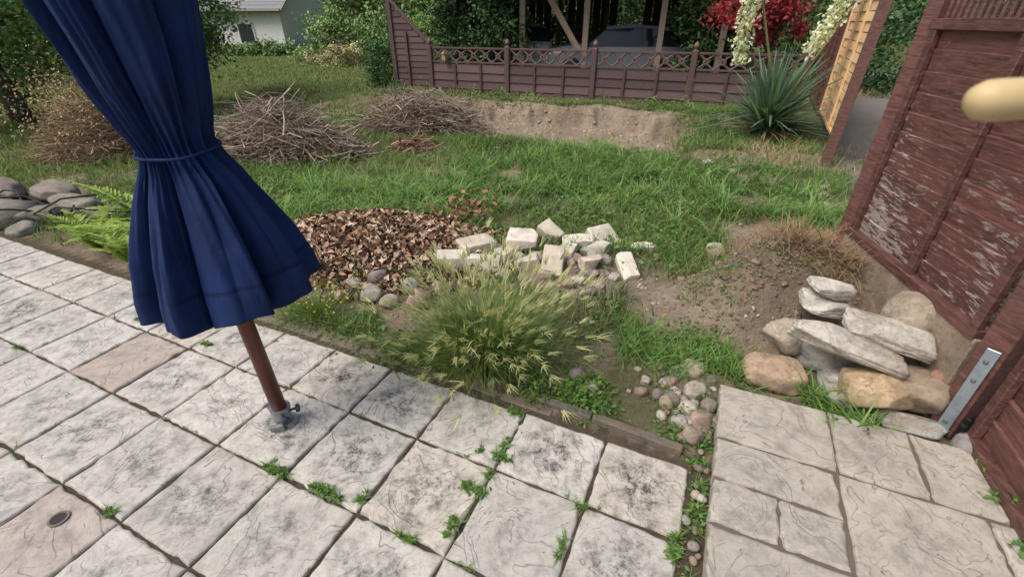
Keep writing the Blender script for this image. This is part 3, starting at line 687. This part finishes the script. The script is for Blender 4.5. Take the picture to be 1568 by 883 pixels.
b.tube(pts,.005,(.01,.022,.08),6);b.obj('tie_strap',M_fab,True,par)
soc=empty('parasol_ground_socket')
b=B();b.lathe((px,py,.002),[(.001,0),(.062,0),(.062,.004),(.045,.008),(.040,.012),(.040,.085),(.046,.087),(.046,.098),(.036,.098)],(.35,.36,.37),28)
for t in(2.6,5.4,.4):
    M=Matrix.Rotation(t,4,'Z')@Matrix.Rotation(math.pi/2,4,'Y')
    b.lathe((px+.04*math.cos(t),py+.04*math.sin(t),.065),[(.001,0),(.006,0),(.006,.022),(.018,.022),(.02,.026),(.02,.036),(.015,.04)],(.07,.10,.13),12,M)
b.box((px,py-.055,.02),(.05,.02,.035),.3,(.3,.3,.3));b.box((px-.03,py-.055,.015),(.02,.02,.03),.3,(.3,.3,.3))
b.obj('socket_body',M_metal,False,soc)
# ---------------------------------------------------------------- right side fence
BR=(.115,.046,.040)
def lerp(a_,b_,t): return (a_[0]+(b_[0]-a_[0])*t,a_[1]+(b_[1]-a_[1])*t)
def plank_fence(name,a_,c_,z0,z1,nb,battens,concrete=None,top=True,side=-1,lat=False,mat=None):
    mat=mat or M_peel
    e=empty(name);d=(c_[0]-a_[0],c_[1]-a_[1]);L=math.hypot(*d);rz=math.atan2(d[1],d[0]);m_=lerp(a_,c_,.5)
    nxy=(-d[1]/L*side,d[0]/L*side)
    b=B();h=(z1-z0)/nb
    for i in range(nb):
        z=z0+h*(i+.5);b.box((m_[0],m_[1],z),(L-.02,.018,h*1.08),rz+rng.uniform(-.002,.002),tuple(np.array(BR)*rng.uniform(.7,1.25)),rx=side*-.10,bev=.004)
    b.obj('planks',mat,False,e)
    b=B()
    for t in battens:
        p=lerp(a_,c_,t);b.box((p[0]+nxy[0]*.028,p[1]+nxy[1]*.028,(z0+z1)/2),(.045,.03,z1-z0),rz,tuple(np.array(BR)*.7))
    for z in((z0-.012,z1+.012) if top else (z0-.012,)):
        b.box((m_[0]+nxy[0]*.012,m_[1]+nxy[1]*.012,z),(L+.02,.07,.05),rz,tuple(np.array(BR)*.7))
    b.obj('frame',M_brown,False,e)
    if lat:
        b=B();n=int(L/.045)
        for i in range(n): p=lerp(a_,c_,(i+.5)/n);b.box((p[0],p[1],z1+.16),(.02,.016,.26),rz,BR)
        b.box((m_[0],m_[1],z1+.30),(L,.06,.04),rz,BR);b.obj('top_rails',M_brown,False,e)
    if concrete:
        b=B();zc0,zc1=concrete;b.box((m_[0]+nxy[0]*.015,m_[1]+nxy[1]*.015,(zc0+zc1)/2),(L+.04,.05,zc1-zc0),rz,(.32,.25,.19),bev=.006);b.obj('base_board',M_rock,False,e)
    return e
A1=(2.02,1.56);A2=(2.205,2.69)
plank_fence('plank_fence_panel',A1,A2,.50,1.62,11,[.02,.45,.97],(-.05,.475),True,1,True)
b=B();b.box((2.225,2.76,.85),(.09,.09,2.3),.15,BR);b.obj('fence_post',M_brown)
pt=empty('fence_post');b=B();b.box((2.02,1.475,1.07),(.10,.10,2.1),.2,tuple(np.array(BR)*.8));b.obj('post',M_brown,False,pt)
b=B();b.box((1.955,1.445,.25),(.008,.045,.50),.2+.35,(.42,.50,.58));
for z in(.44,.34,.1): b.lathe((1.950,1.442,z),[(.001,0),(.009,0),(.009,.006),(.004,.008)],(.25,.25,.25),8,Matrix.Rotation(-math.pi/2,4,'Y'))
b.obj('post_anchor',M_metal,False,pt)
plank_fence('plank_gate',(2.02,1.36),(1.63,.36),.10,1.9,15,[.02,.5,.97],None,True,-1,False,M_brown)
b=B();b.tube([(1.99,1.385,.13),(1.95,1.375,.15)],.012,(.03,.03,.03));b.box((1.975,1.38,.15),(.05,.02,.07),.2,(.03,.03,.03));b.obj('gate_hinge',M_metal)
b=B();b.box((4.12,5.92,1.0),(.11,.11,2.4),-.45,(.13,.06,.05),ry=.02);b.obj('gate_post',M_brown)
d=np.array([.45,.893]);g0=np.array([4.20,6.05])
e=empty('woven_fence_panel');b=B();L=2.3;c=g0+d*L/2;rz=math.atan2(d[1],d[0])
for i in range(15):
    for k in range(3):
        q=g0+d*(L*(k+.5)/3);off=.006*(1 if (i+k)%2 else -1)
        b.box((q[0]-d[1]*off,q[1]+d[0]*off,.42+.115*i),(L/3+.02,.010,.104),rz,tuple(np.array([.78,.53,.29])*rng.uniform(.85,1.1)),rx=.06)
for k in range(4):
    q=g0+d*(L*k/3);b.box((q[0]-d[1]*.02,q[1]+d[0]*.02,1.2),(.035,.03,1.78),rz,(.68,.45,.24))
b.box((c[0],c[1],2.12),(L+.04,.06,.04),rz,(.62,.40,.2));b.box((c[0],c[1],.33),(L+.04,.06,.04),rz,(.62,.40,.2));b.obj('slats',M_gen,False,e)
p=g0+d*2.42;b=B();b.box((p[0],p[1],.95),(.09,.09,2.1),rz,(.09,.045,.035));b.obj('fence_post',M_brown)
p1=g0+d*2.5;p2=g0+d*4.9
plank_fence('brown_fence_panel',tuple(p1),tuple(p2),.3,1.75,12,[.02,.33,.66,.97],None,True,1,mat=M_brown)
rk=[]
for i in range(46):
    t=i%16;r_=i//16;x=6.9+.20*t*.45+rng.uniform(-.03,.03)+r_*.02;y=7.6+.22*t*.9+rng.uniform(-.03,.03);w=rng.uniform(.2,.3)
    rk.append(rock((x,y,.08+r_*.15),(w,w*.8,.17),(0,0,1.1+rng.uniform(-.2,.2)),.7,600+i,(.36,.34,.31),.06,2,4))
V,F,C=cat(rk);mk('dry_stone_wall',V,F,M_rock,C,False)
# ---------------------------------------------------------------- back fence
BB=(.110,.068,.068)
e=empty('ornamental_garden_fence');rz=math.atan2(FD[1],FD[0]);sp=1.87;b=B();bp=B()
posts=[-2,-1,0,1,2];fz=.22;nrm=np.array([-.3676,-.93])
for k in posts:
    q=FB+FD*sp*k
    bp.box((q[0],q[1],fz+.44),(.11,.11,1.02),rz,BB,bev=.012)
    bp.lathe((q[0],q[1],fz+.95),[(.03,0),(.02,.02),(.045,.05),(.05,.075),(.035,.11),(.01,.135),(.002,.15)],tuple(np.array(BB)*1.6),12)
for k in posts[:-1]:
    q0=FB+FD*sp*k;q=q0+FD*sp/2;L=sp-.13
    for i in range(4):
        b.box((q[0],q[1],fz-.05+.165*i+.06),(L,.03,.17),rz+rng.uniform(-.004,.004),tuple(np.array(BB)*rng.uniform(.7,1.35)),rx=-.13)
    for i in range(2):
        b.box((q[0],q[1],fz+.625+i*.275),(L,.05,.035),rz,BB)
    for i in(1,2):
        s_=q0+FD*(sp*i/3);b.box((s_[0]+nrm[0]*.03,s_[1]+nrm[1]*.03,fz+.30),(.05,.03,.58),rz,tuple(np.array(BB)*.8))
    nm=6;w=L/nm
    for j in range(nm):
        cc=q0+FD*(.065+w*(j+.5));
        def pp(s,z): return (cc[0]+FD[0]*s,cc[1]+FD[1]*s,fz+.762+z)
        for sx in(-1,1):
            pts=[pp(sx*(w*.5-w*.44*math.sin(t)),.125-.25*t/math.pi) for t in np.linspace(0,math.pi,9)]
            b.tube(pts,.020,tuple(np.array(BB)*1.2),6)
        b.lathe(pp(0,0),[(.045,-.015),(.06,-.012),(.06,.012),(.045,.015),(.02,.015),(.02,-.01)],tuple(np.array(BB)*1.2),12,Matrix.Rotation(rz,4,'Z')@Matrix.Rotation(math.pi/2,4,'X'))
b.obj('fence_bays',M_wood,False,e);bp.obj('fence_posts',M_wood,False,e)
e=empty('sloped_fence_panel');b=B();q0=FB+FD*sp*-2;q1=q0-FD*.95
n=14
for i in range(n):
    z=fz+.05+i*.125
    tmin=np.clip((z-(fz+.95))/(.85),0,1)
    a_=q0+( q1-q0)*max(tmin,.06);mm=(a_+q1)/2;L=np.linalg.norm(q1-a_)
    if L>.06: b.box((mm[0],mm[1],z),(L,.025,.125),rz,tuple(np.array(BB)*rng.uniform(.8,1.2)),rx=-.12)
b.box((q1[0],q1[1],fz+.9),(.10,.10,1.9),rz,BB)
mm=(q0+q1)/2;b.box((mm[0]+nrm[0]*.02,mm[1]+nrm[1]*.02,fz+1.42),(1.32,.06,.05),rz,tuple(np.array(BB)*1.2),ry=math.atan2(.87,.95))
mm=q0+(q1-q0)*.6;b.box((mm[0]+nrm[0]*.04,mm[1]+nrm[1]*.04,fz+.62),(.045,.03,1.2),rz,BB)
b.lathe((q1[0],q1[1],fz+1.85),[(.03,0),(.045,.04),(.03,.09),(.003,.12)],tuple(np.array(BB)*1.6),12)
b.obj('boards',M_wood,False,e)
q=FB+FD*sp*-1.78+nrm*.1
b=B();b.box((q[0],q[1],fz+.72),(.09,.09,.12),rz,(.35,.25,.14));b.lathe((q[0],q[1],fz+.78),[(.085,0),(.08,.01),(.04,.05),(.006,.08)],(.18,.13,.09),4);b.box((q[0],q[1],fz+.9),(.01,.01,.12),0,(.1,.1,.1));b.obj('hanging_bird_feeder',M_gen)
# ---------------------------------------------------------------- carport
e=empty('carport');b=B();DK=(.28,.22,.17)
C0=np.array([.35,14.8]);cd_=np.array([.965,-.262]);cn=np.array([.262,.965]);rz=math.atan2(cd_[1],cd_[0])
for k in(-2.1,-.05,1.75,3.75,5.3):
    for dd in(0,6.0):
        q=C0+cd_*k+cn*dd;b.box((q[0],q[1],1.3),(.15,.15,2.6),rz,DK)
for k0,k1 in((.45,1.6),(-1.6,-.5),):
    q0=C0+cd_*k0-cn*.1;q1=C0+cd_*k1-cn*.1;b.tube([(q0[0],q0[1],2.55),(q1[0],q1[1],.9)],.08,(.38,.29,.20),4)
for dd in(0,3,6): 
    q=C0+cd_*1.6+cn*dd;b.box((q[0],q[1],2.62),(8,.14,.2),rz,DK)
for k in np.arange(-2.2,5.6,.7):
    q=C0+cd_*k+cn*3;b.box((q[0],q[1],2.78),(.08,7.4,.12),rz,DK)
b.obj('frame',M_wood,False,e)
b=B();q=C0+cd_*1.6+cn*3;b.box((q[0],q[1],2.92),(9,8,.10),rz,(.10,.085,.075))
for i in range(26):
    if i in (7,8,15,16,17,22): continue
    q=C0+cd_*(-2.5+i*.32)+cn*6.2;b.box((q[0],q[1],1.25),(.29,.03,2.3),rz,tuple(np.array([.12,.09,.07])*rng.uniform(.7,1.3)))
for k in(-2.5,5.7): q=C0+cd_*k+cn*3.2;b.box((q[0],q[1],1.3),(.08,6,2.6),rz,(.08,.065,.055))
q=C0+cd_*1.6+cn*3;b.box((q[0],q[1],.02),(8,6.2,.05),rz,(.22,.205,.19))
b.obj('roof_and_walls',M_wood,False,e)
M_glass,nt,bs,nd,lk=newmat('car_glass');bs.inputs['Base Color'].default_value=(.02,.025,.03,1);bs.inputs['Roughness'].default_value=.08
M_car=attr_mat('car_paint',.25,2,.05,0,.001,spec=.6)
def car(name,loc,rz,col):
    e=empty(name);st=[(-2.1,.55,.30,.62,.66),(-2.0,.78,.22,.78,.84),(-1.5,.86,.20,.86,.93),(-.95,.87,.20,.90,.98),(-.35,.87,.2,.92,1.42),(.5,.87,.2,.92,1.47),(1.35,.86,.2,.93,1.40),(1.9,.84,.22,.93,1.02),(2.1,.74,.3,.85,.92)]
    V=[];F=[]
    for x,w,z0,z1,z2 in st:
        cab=z2-z1>.2;wt=w*.78 if cab else w*.9
        V+=[(x,-w*.92,z0),(x,-w,z0+.2),(x,-w,z1-.08),(x,-w*.96,z1),(x,-wt,z2-.06 if cab else z2),(x,-wt*.75,z2+.02),(x,wt*.75,z2+.02),(x,wt,z2-.06 if cab else z2),(x,w*.96,z1),(x,w,z1-.08),(x,w,z0+.2),(x,w*.92,z0)]
    n=12;Gf=[]
    for i in range(len(st)-1):
        for k in range(n):
            f=(i*n+k,i*n+(k+1)%n,(i+1)*n+(k+1)%n,(i+1)*n+k)
            ci=(st[i][4]-st[i][3]>.2);cj=(st[i+1][4]-st[i+1][3]>.2)
            if (k in(3,7) and (ci or cj)) or (k in(4,5,6) and ci!=cj): Gf.append(f)
            else: F.append(f)
    F+=[tuple(range(n))[::-1],tuple((len(st)-1)*n+k for k in range(n))]
    Mx=Matrix.Translation(loc)@Matrix.Rotation(rz,4,'Z')
    V=np.array([Mx@Vector(v) for v in V])
    mk('body',V,F,M_car,np.tile(col,(len(V),1)),False,e);mk('windows',V,Gf,M_glass,None,False,e)
    b=B()
    for x in(-1.3,1.3):
        for y in(-.80,.80):
            b.lathe(Mx@Vector((x,y,.32)),[(.001,-.1),(.2,-.1),(.22,-.09),(.31,-.1),(.32,-.06),(.32,.06),(.31,.1),(.22,.09),(.2,.1)],(.03,.03,.03),20,(Matrix.Rotation(rz,4,'Z')@Matrix.Rotation(math.pi/2,4,'X')))
    b.obj('wheels',M_gen,True,e)
    b=B()
    for y in(-.62,.62):
        b.box(Mx@Vector((2.09,y,.78)),(.05,.26,.14),rz,(.5,.03,.02));b.box(Mx@Vector((-2.06,y,.62)),(.06,.3,.12),rz,(.7,.7,.68))
    b.box(Mx@Vector((2.13,0,.55)),(.03,.5,.11),rz,(.75,.75,.72));b.obj('lights_and_plate',M_gen,False,e)
car('parked_car',(3.2,15.7,.05),rz+.1,(.30,.33,.37))
car('parked_car',(.4,17.4,.05),rz-1.3,(.30,.30,.30))
# ---------------------------------------------------------------- houses
def house(name,x,y,z,rz,w,d,hw,hr,wallc,roofc):
    e=empty(name);Mx=Matrix.Translation((x,y,z))@Matrix.Rotation(rz,4,'Z')
    b=B();b.box(Mx@Vector((0,0,hw/2)),(w,d,hw),rz,wallc,bev=.01)
    g=[(-w/2,-d/2,hw),(-w/2,d/2,hw),(-w/2,0,hw+hr),(w/2,-d/2,hw),(w/2,d/2,hw),(w/2,0,hw+hr)]
    b.add([Mx@Vector(q) for q in g],[(0,1,2),(3,5,4)],wallc);b.obj('walls',M_gen,False,e)
    b=B();sl=math.atan2(hr,d/2);ls=math.hypot(hr,d/2)+.5
    nr=22
    for s_ in(-1,1):
        for i in range(nr):
            t=(i+.5)/nr*ls-.0;yy=s_*(ls-t)*math.cos(sl);zz=hw+hr-(ls-t)*math.sin(sl)+.12
            b.box(Mx@Vector((0,yy,zz)),(w+.8,ls/nr*1.1,.05),rz,tuple(np.array(roofc)*rng.uniform(.85,1.15)),rx=-s_*sl+s_*.06)
    b.obj('roof',M_gen,False,e)
    b=B();bg=B()
    for k in range(int(w/2.4)):
        xx=-w/2+1.4+k*2.4
        b.box(Mx@Vector((xx,-d/2-.02,hw*.58)),(1.1,.08,1.1),rz,(.75,.75,.73));bg.box(Mx@Vector((xx,-d/2-.05,hw*.58)),(.92,.06,.92),rz,(.03,.035,.04))
    b.box(Mx@Vector((0,-d/2-.42,hw-.1)),(w+.8,.12,.1),rz,(.35,.34,.32));b.obj('window_frames',M_gen,False,e);bg.obj('window_panes',M_gen,False,e)
house('white_house',-17.0,34,-.7,-.25,11,8,2.9,3.2,(.80,.80,.78),(.22,.22,.235))
house('tiled_roof_house',-15.5,47,-.3,-.15,10,8,3.0,3.6,(.68,.62,.48),(.48,.37,.29))
# ---------------------------------------------------------------- trees & bushes
def crown(cx,cy,cz,rx,ry,rz_,ncl,nl,ls,base,spread=.28,var=.3,shell=.55,zmin=.15,asp=.55):
    d=rng.normal(size=(ncl,3));d/=np.linalg.norm(d,axis=1)[:,None]
    r=shell+(1-shell)*rng.random(ncl)
    r*=.75+.5*rng.random(ncl)
    c=np.array([cx,cy,cz])+d*r[:,None]*[rx,ry,rz_]
    c=c[c[:,2]>zmin];ncl=len(c)
    k=max(1,nl//ncl);P=np.repeat(c,k,0)+rng.normal(size=(ncl*k,3))*spread*np.array([1,1,.7])*np.mean([rx,ry,rz_])*np.repeat(rng.uniform(.5,1.2,ncl),k)[:,None]
    P[:,2]=np.maximum(P[:,2],zmin*.5)
    cf=np.repeat(rng.uniform(.5,1.5,ncl),k)[:,None]
    col=col_var(base,ncl*k,var,.2)*cf
    return leaves(P,rng.uniform(.6,1.3,ncl*k)*ls,col,.8,asp),c
def tree(name,x,y,trunk_h,tr,crowns,bark=(.13,.10,.075),lm=None):
    e=empty(name);b=B();parts=[];z0=float(T(x,y))-.05
    pts=[(x+.06*math.sin(q*1.7),y+.05*math.cos(q*2.1),z0+trunk_h*q/5) for q in range(6)]
    b.tube(pts,[tr*(1.25-.11*q) for q in range(6)],bark,10)
    top=np.array(pts[-1])
    for cr_ in crowns:
        L,c=crown(*cr_);parts.append(L)
        for q in range(min(26,len(c))):
            t=c[q];s_=np.array(pts[3])+(top-np.array(pts[3]))*rng.random();m_=s_*.5+t*.5+[0,0,.15*np.linalg.norm(t-s_)*.5]
            b.tube([s_,s_*.7+m_*.3+rng.normal(0,.03,3),m_,m_*.4+t*.6,t],[tr*.42,tr*.3,tr*.2,tr*.12,tr*.05],bark,5,False)
    b.obj('trunk',M_twig,True,e);V,F,C=cat(parts);mk('crown',V,F,lm or M_leaf,C,False,e);return e
G1=(.145,.235,.075);G2=(.11,.185,.06);G3=(.20,.30,.10);GD=(.05,.095,.038)
tree('apple_tree',-8.9,8.6,2.2,.14,[(-8.7,8.3,2.3,2.4,1.7,2.0,110,20000,.09,G1,.16,.3,.45,.35)])
tree('fruit_tree',-7.2,10.8,1.6,.11,[(-7.0,10.5,2.3,1.35,1.4,1.75,90,16000,.08,G1,.16,.3,.4,.5)])
tree('walnut_tree',-4.2,24,3,.2,[(-4.3,24,3.4,2.6,2.3,2.8,80,8000,.21,G3,.18)],lm=M_far)
tree('birch_tree',-1.9,17,3,.09,[(-2.2,17,2.3,1.3,1.2,1.9,70,8000,.11,G3,.18)],(.35,.33,.3))
tree('japanese_maple',6.0,11.8,1.3,.06,[(5.55,11.5,2.05,1.15,.9,1.0,70,7500,.09,(.38,.05,.065),.15,.3,.3,.9)],(.12,.07,.06))
tree('ash_tree',-8.6,29,4,.25,[(-8.4,29,4.0,2.2,2.3,3.0,80,8000,.23,G1,.18)],lm=M_far)
tree('oak_tree',-24,22,4,.3,[(-24,22,4,6,4,4.5,120,10000,.3,G1,.18)],lm=M_far)
def bush(name,*a,**k):
    L,c=crown(*a,**k);return mk(name,*[L[i] for i in(0,1)],M_far,L[2])
bush('ivy_hedge',-.9,15.2,1.3,1.35,.7,1.9,90,12000,.11,(.075,.14,.05),.2)
bush('climbing_ivy',5.2,14.1,1.3,.8,.7,1.7,60,8500,.11,(.08,.145,.05),.2)
bush('rose_bush',-3.05,12.2,.55,.55,.45,.85,50,5500,.06,(.09,.17,.055),.2)
n=26;P=np.array([-3.05,12.0,.7])+rng.normal(size=(n,3))*[.4,.3,.45];V,F,C=leaves(P,.06,col_var((.45,.12,.25),n,.2,.05));mk('rose_blossoms',V,F,M_leaf,C)
bush('laurel_hedge',9.0,11.6,1.5,1.7,2.2,2.2,90,11000,.11,(.07,.145,.05),.2)
bush('garden_shrub',-7.3,21,.9,1.4,1.2,1.1,60,6500,.13,G3,.2)
bush('garden_shrub',-11.0,23,.2,1.5,1.0,.65,50,5000,.13,G1,.2,zmin=.05)
bush('garden_shrub',-4.6,19,.9,1.5,1,1.2,60,6000,.12,G1,.2)
bush('garden_shrub',-13.5,15,.9,2.0,1.4,1.5,60,8000,.11,G1,.2)
bush('garden_shrub',7.5,14.5,1.5,1.9,1.4,1.9,80,9000,.11,G2,.2)
bush('tall_dry_grass_bank',-6.0,18,.4,1.2,.8,.5,50,4000,.08,(.40,.37,.20),.2)
parts=[]
for i in range(34):
    a_=math.radians(-62+i*3.9);R_=46+rng.uniform(-5,8);cx=math.sin(a_)*R_;cy=math.cos(a_)*R_
    if abs(math.degrees(a_)+22)<8: cx*=1.6;cy*=1.6
    parts.append(crown(cx,cy,4.5,4.5,3.5,6,60,1800,.65,[G1,G2,G3][i%3],.2)[0])
V,F,C=cat(parts);mk('distant_trees',V,F,M_far,C)
parts=[]
for i in range(24):
    x=-3+i*.55;parts.append(crown(x,22.5+rng.uniform(-.5,.5),2.2,.9,.8,2.6,26,1100,.16,[GD,G2,G1][i%3],.22)[0])
V,F,C=cat(parts);mk('boundary_hedge',V,F,M_far,C)
parts=[]
for (x,y,n,ls,h,bs_) in [(-.25,9.95,260,.06,.28,G1),(.35,9.75,260,.05,.22,G3),(.9,9.65,200,.05,.18,G2),(1.75,9.3,200,.05,.25,(.09,.17,.06)),(2.6,8.95,320,.05,.22,G1),(3.1,8.8,260,.05,.25,G3),(1.3,9.5,150,.04,.15,G3),(-.8,10.1,250,.05,.3,G1),(-2.6,11,300,.05,.3,G2),(3.2,8.3,150,.04,.12,G3),(4.2,8.6,200,.05,.2,G1),(-1.6,10.3,200,.05,.25,G2)]:
    weed(x,y,.17,n,ls,bs_,h=h,bl=20)
V,F,C=cat(parts);mk('border_plants',V,F,M_leaf,C)
# ---------------------------------------------------------------- yucca
yx,yy_=4.05,7.5;parts=[];n=240
az=rng.uniform(0,6.28,n);le=np.abs(rng.normal(.65,.5,n)).clip(0,1.5);r=rng.uniform(0,.15,n)
P=np.stack([yx+np.cos(az)*r,yy_+np.sin(az)*r,.10+rng.uniform(0,.3,n)],1)
parts.append(blades(P,rng.uniform(.7,1.15,n),.06,az,le,rng.uniform(.0,.5,n),col_var((.14,.23,.155),n,.35,.12),seg=5,base=.7,tip=1.1))
n=40;az=rng.uniform(0,6.28,n);P=np.stack([yx+np.cos(az)*.1,yy_+np.sin(az)*.1,np.full(n,.15)],1)
parts.append(blades(P,rng.uniform(.5,.8,n),.045,az,rng.uniform(1.3,1.6,n),.2,col_var((.36,.30,.17),n,.3,.1),seg=4))
V,F,C=cat(parts);mk('yucca_plant',V,F,M_leaf,C)
e=empty('yucca_flower_stalks');b=B();parts=[]
for pts in ([(4.05,7.5,.5),(3.75,7.4,1.2),(3.45,7.3,1.8),(3.30,7.25,2.1),(3.22,7.2,1.95),(3.22,7.2,1.1)],[(4.2,7.5,.5),(4.5,7.4,1.3),(4.75,7.3,2.0),(4.7,7.3,2.2),(4.45,7.2,1.8),(4.18,7.15,1.25)]):
    b.tube(pts,[.018,.016,.014,.012,.009,.005],(.35,.36,.18),6)
    a_=np.array(pts[3]);c_=np.array(pts[5]);m_=np.array(pts[4])
    n=620;t=rng.random(n);P=np.where(t[:,None]<.35,a_+(m_-a_)*(t[:,None]/.35),m_+(c_-m_)*((t[:,None]-.35)/.65))
    P=P+rng.normal(size=(n,3))*[.075,.075,.05]*(1.2-.6*t)[:,None]
    parts.append(leaves(P,rng.uniform(.05,.08,n),col_var((.76,.78,.60),n,.12,.03),-.2,.7,.25))
b.obj('stalks',M_twig,True,e);V,F,C=cat(parts);mk('blossoms',V,F,foliage_mat('petals',.3),C,False,e)
# ---------------------------------------------------------------- drain hole + door handle
p=PW(-1.42,1.25)
b=B();b.lathe((p[0],p[1],.0045),[(.034,0),(.034,.003),(.026,.003),(.025,.0)],(.16,.13,.10),24)
b.lathe((p[0],p[1],.0048),[(.001,0),(.025,0),(.025,.0005),(.001,.0005)],(.02,.017,.014),20);b.obj('slab_socket_hole',M_gen)
e=empty('door_handle');b=B()
hx,hy,hz=.388,.392,1.594
b.tube([(hx-.018,hy+.0,hz-.001),(hx-.014,hy,hz),(hx-.006,hy,hz),(hx+.006,hy,hz),(hx+.03,hy-.002,hz+.002),(hx+.09,hy-.01,hz+.004)],[.004,.011,.0155,.0165,.016,.014],(.55,.42,.22),24)
b.tube([(hx+.09,hy-.01,hz+.004),(hx+.11,hy-.01,hz-.02),(hx+.11,hy-.06,hz-.02)],[.013,.012,.012],(.55,.42,.22),16)
b.obj('lever',attr_mat('satin_brass',.5,5,.1,0,.001),True,e)
# ---------------------------------------------------------------- light & camera
SAZ,SEL=245,56
w=bpy.data.worlds.new('World');SC.world=w;w.use_nodes=True;nt=w.node_tree
sk=nt.nodes.new('ShaderNodeTexSky');sk.sky_type='NISHITA';sk.sun_disc=False;sk.sun_elevation=math.radians(SEL);sk.sun_rotation=math.radians(SAZ)
sk.dust_density=5;sk.air_density=1;sk.ozone_density=.5
nt.links.new(sk.outputs[0],nt.nodes['Background'].inputs[0]);nt.nodes['Background'].inputs[1].default_value=.15
sl=bpy.data.lights.new('sun','SUN');sl.energy=2.5;sl.angle=math.radians(34);sl.color=(1,.97,.92)
so=bpy.data.objects.new('sun',sl);SC.collection.objects.link(so)
az=math.radians(SAZ);el=math.radians(SEL)
dv=Vector((math.sin(az)*math.cos(el),math.cos(az)*math.cos(el),math.sin(el)))
so.rotation_euler=dv.to_track_quat('Z','Y').to_euler()
cd=bpy.data.cameras.new('camera');co=bpy.data.objects.new('camera',cd);SC.collection.objects.link(co);SC.camera=co
co.location=(0,0,1.65);co.rotation_euler=(math.radians(90-30.7),0,0)
cd.sensor_width=36;cd.lens=36*692/1568;cd.clip_start=.05;cd.clip_end=2000
cd.dof.use_dof=True;cd.dof.focus_distance=2.6;cd.dof.aperture_fstop=4.5
SC.view_settings.view_transform='Standard';SC.view_settings.look='None';SC.view_settings.exposure=0
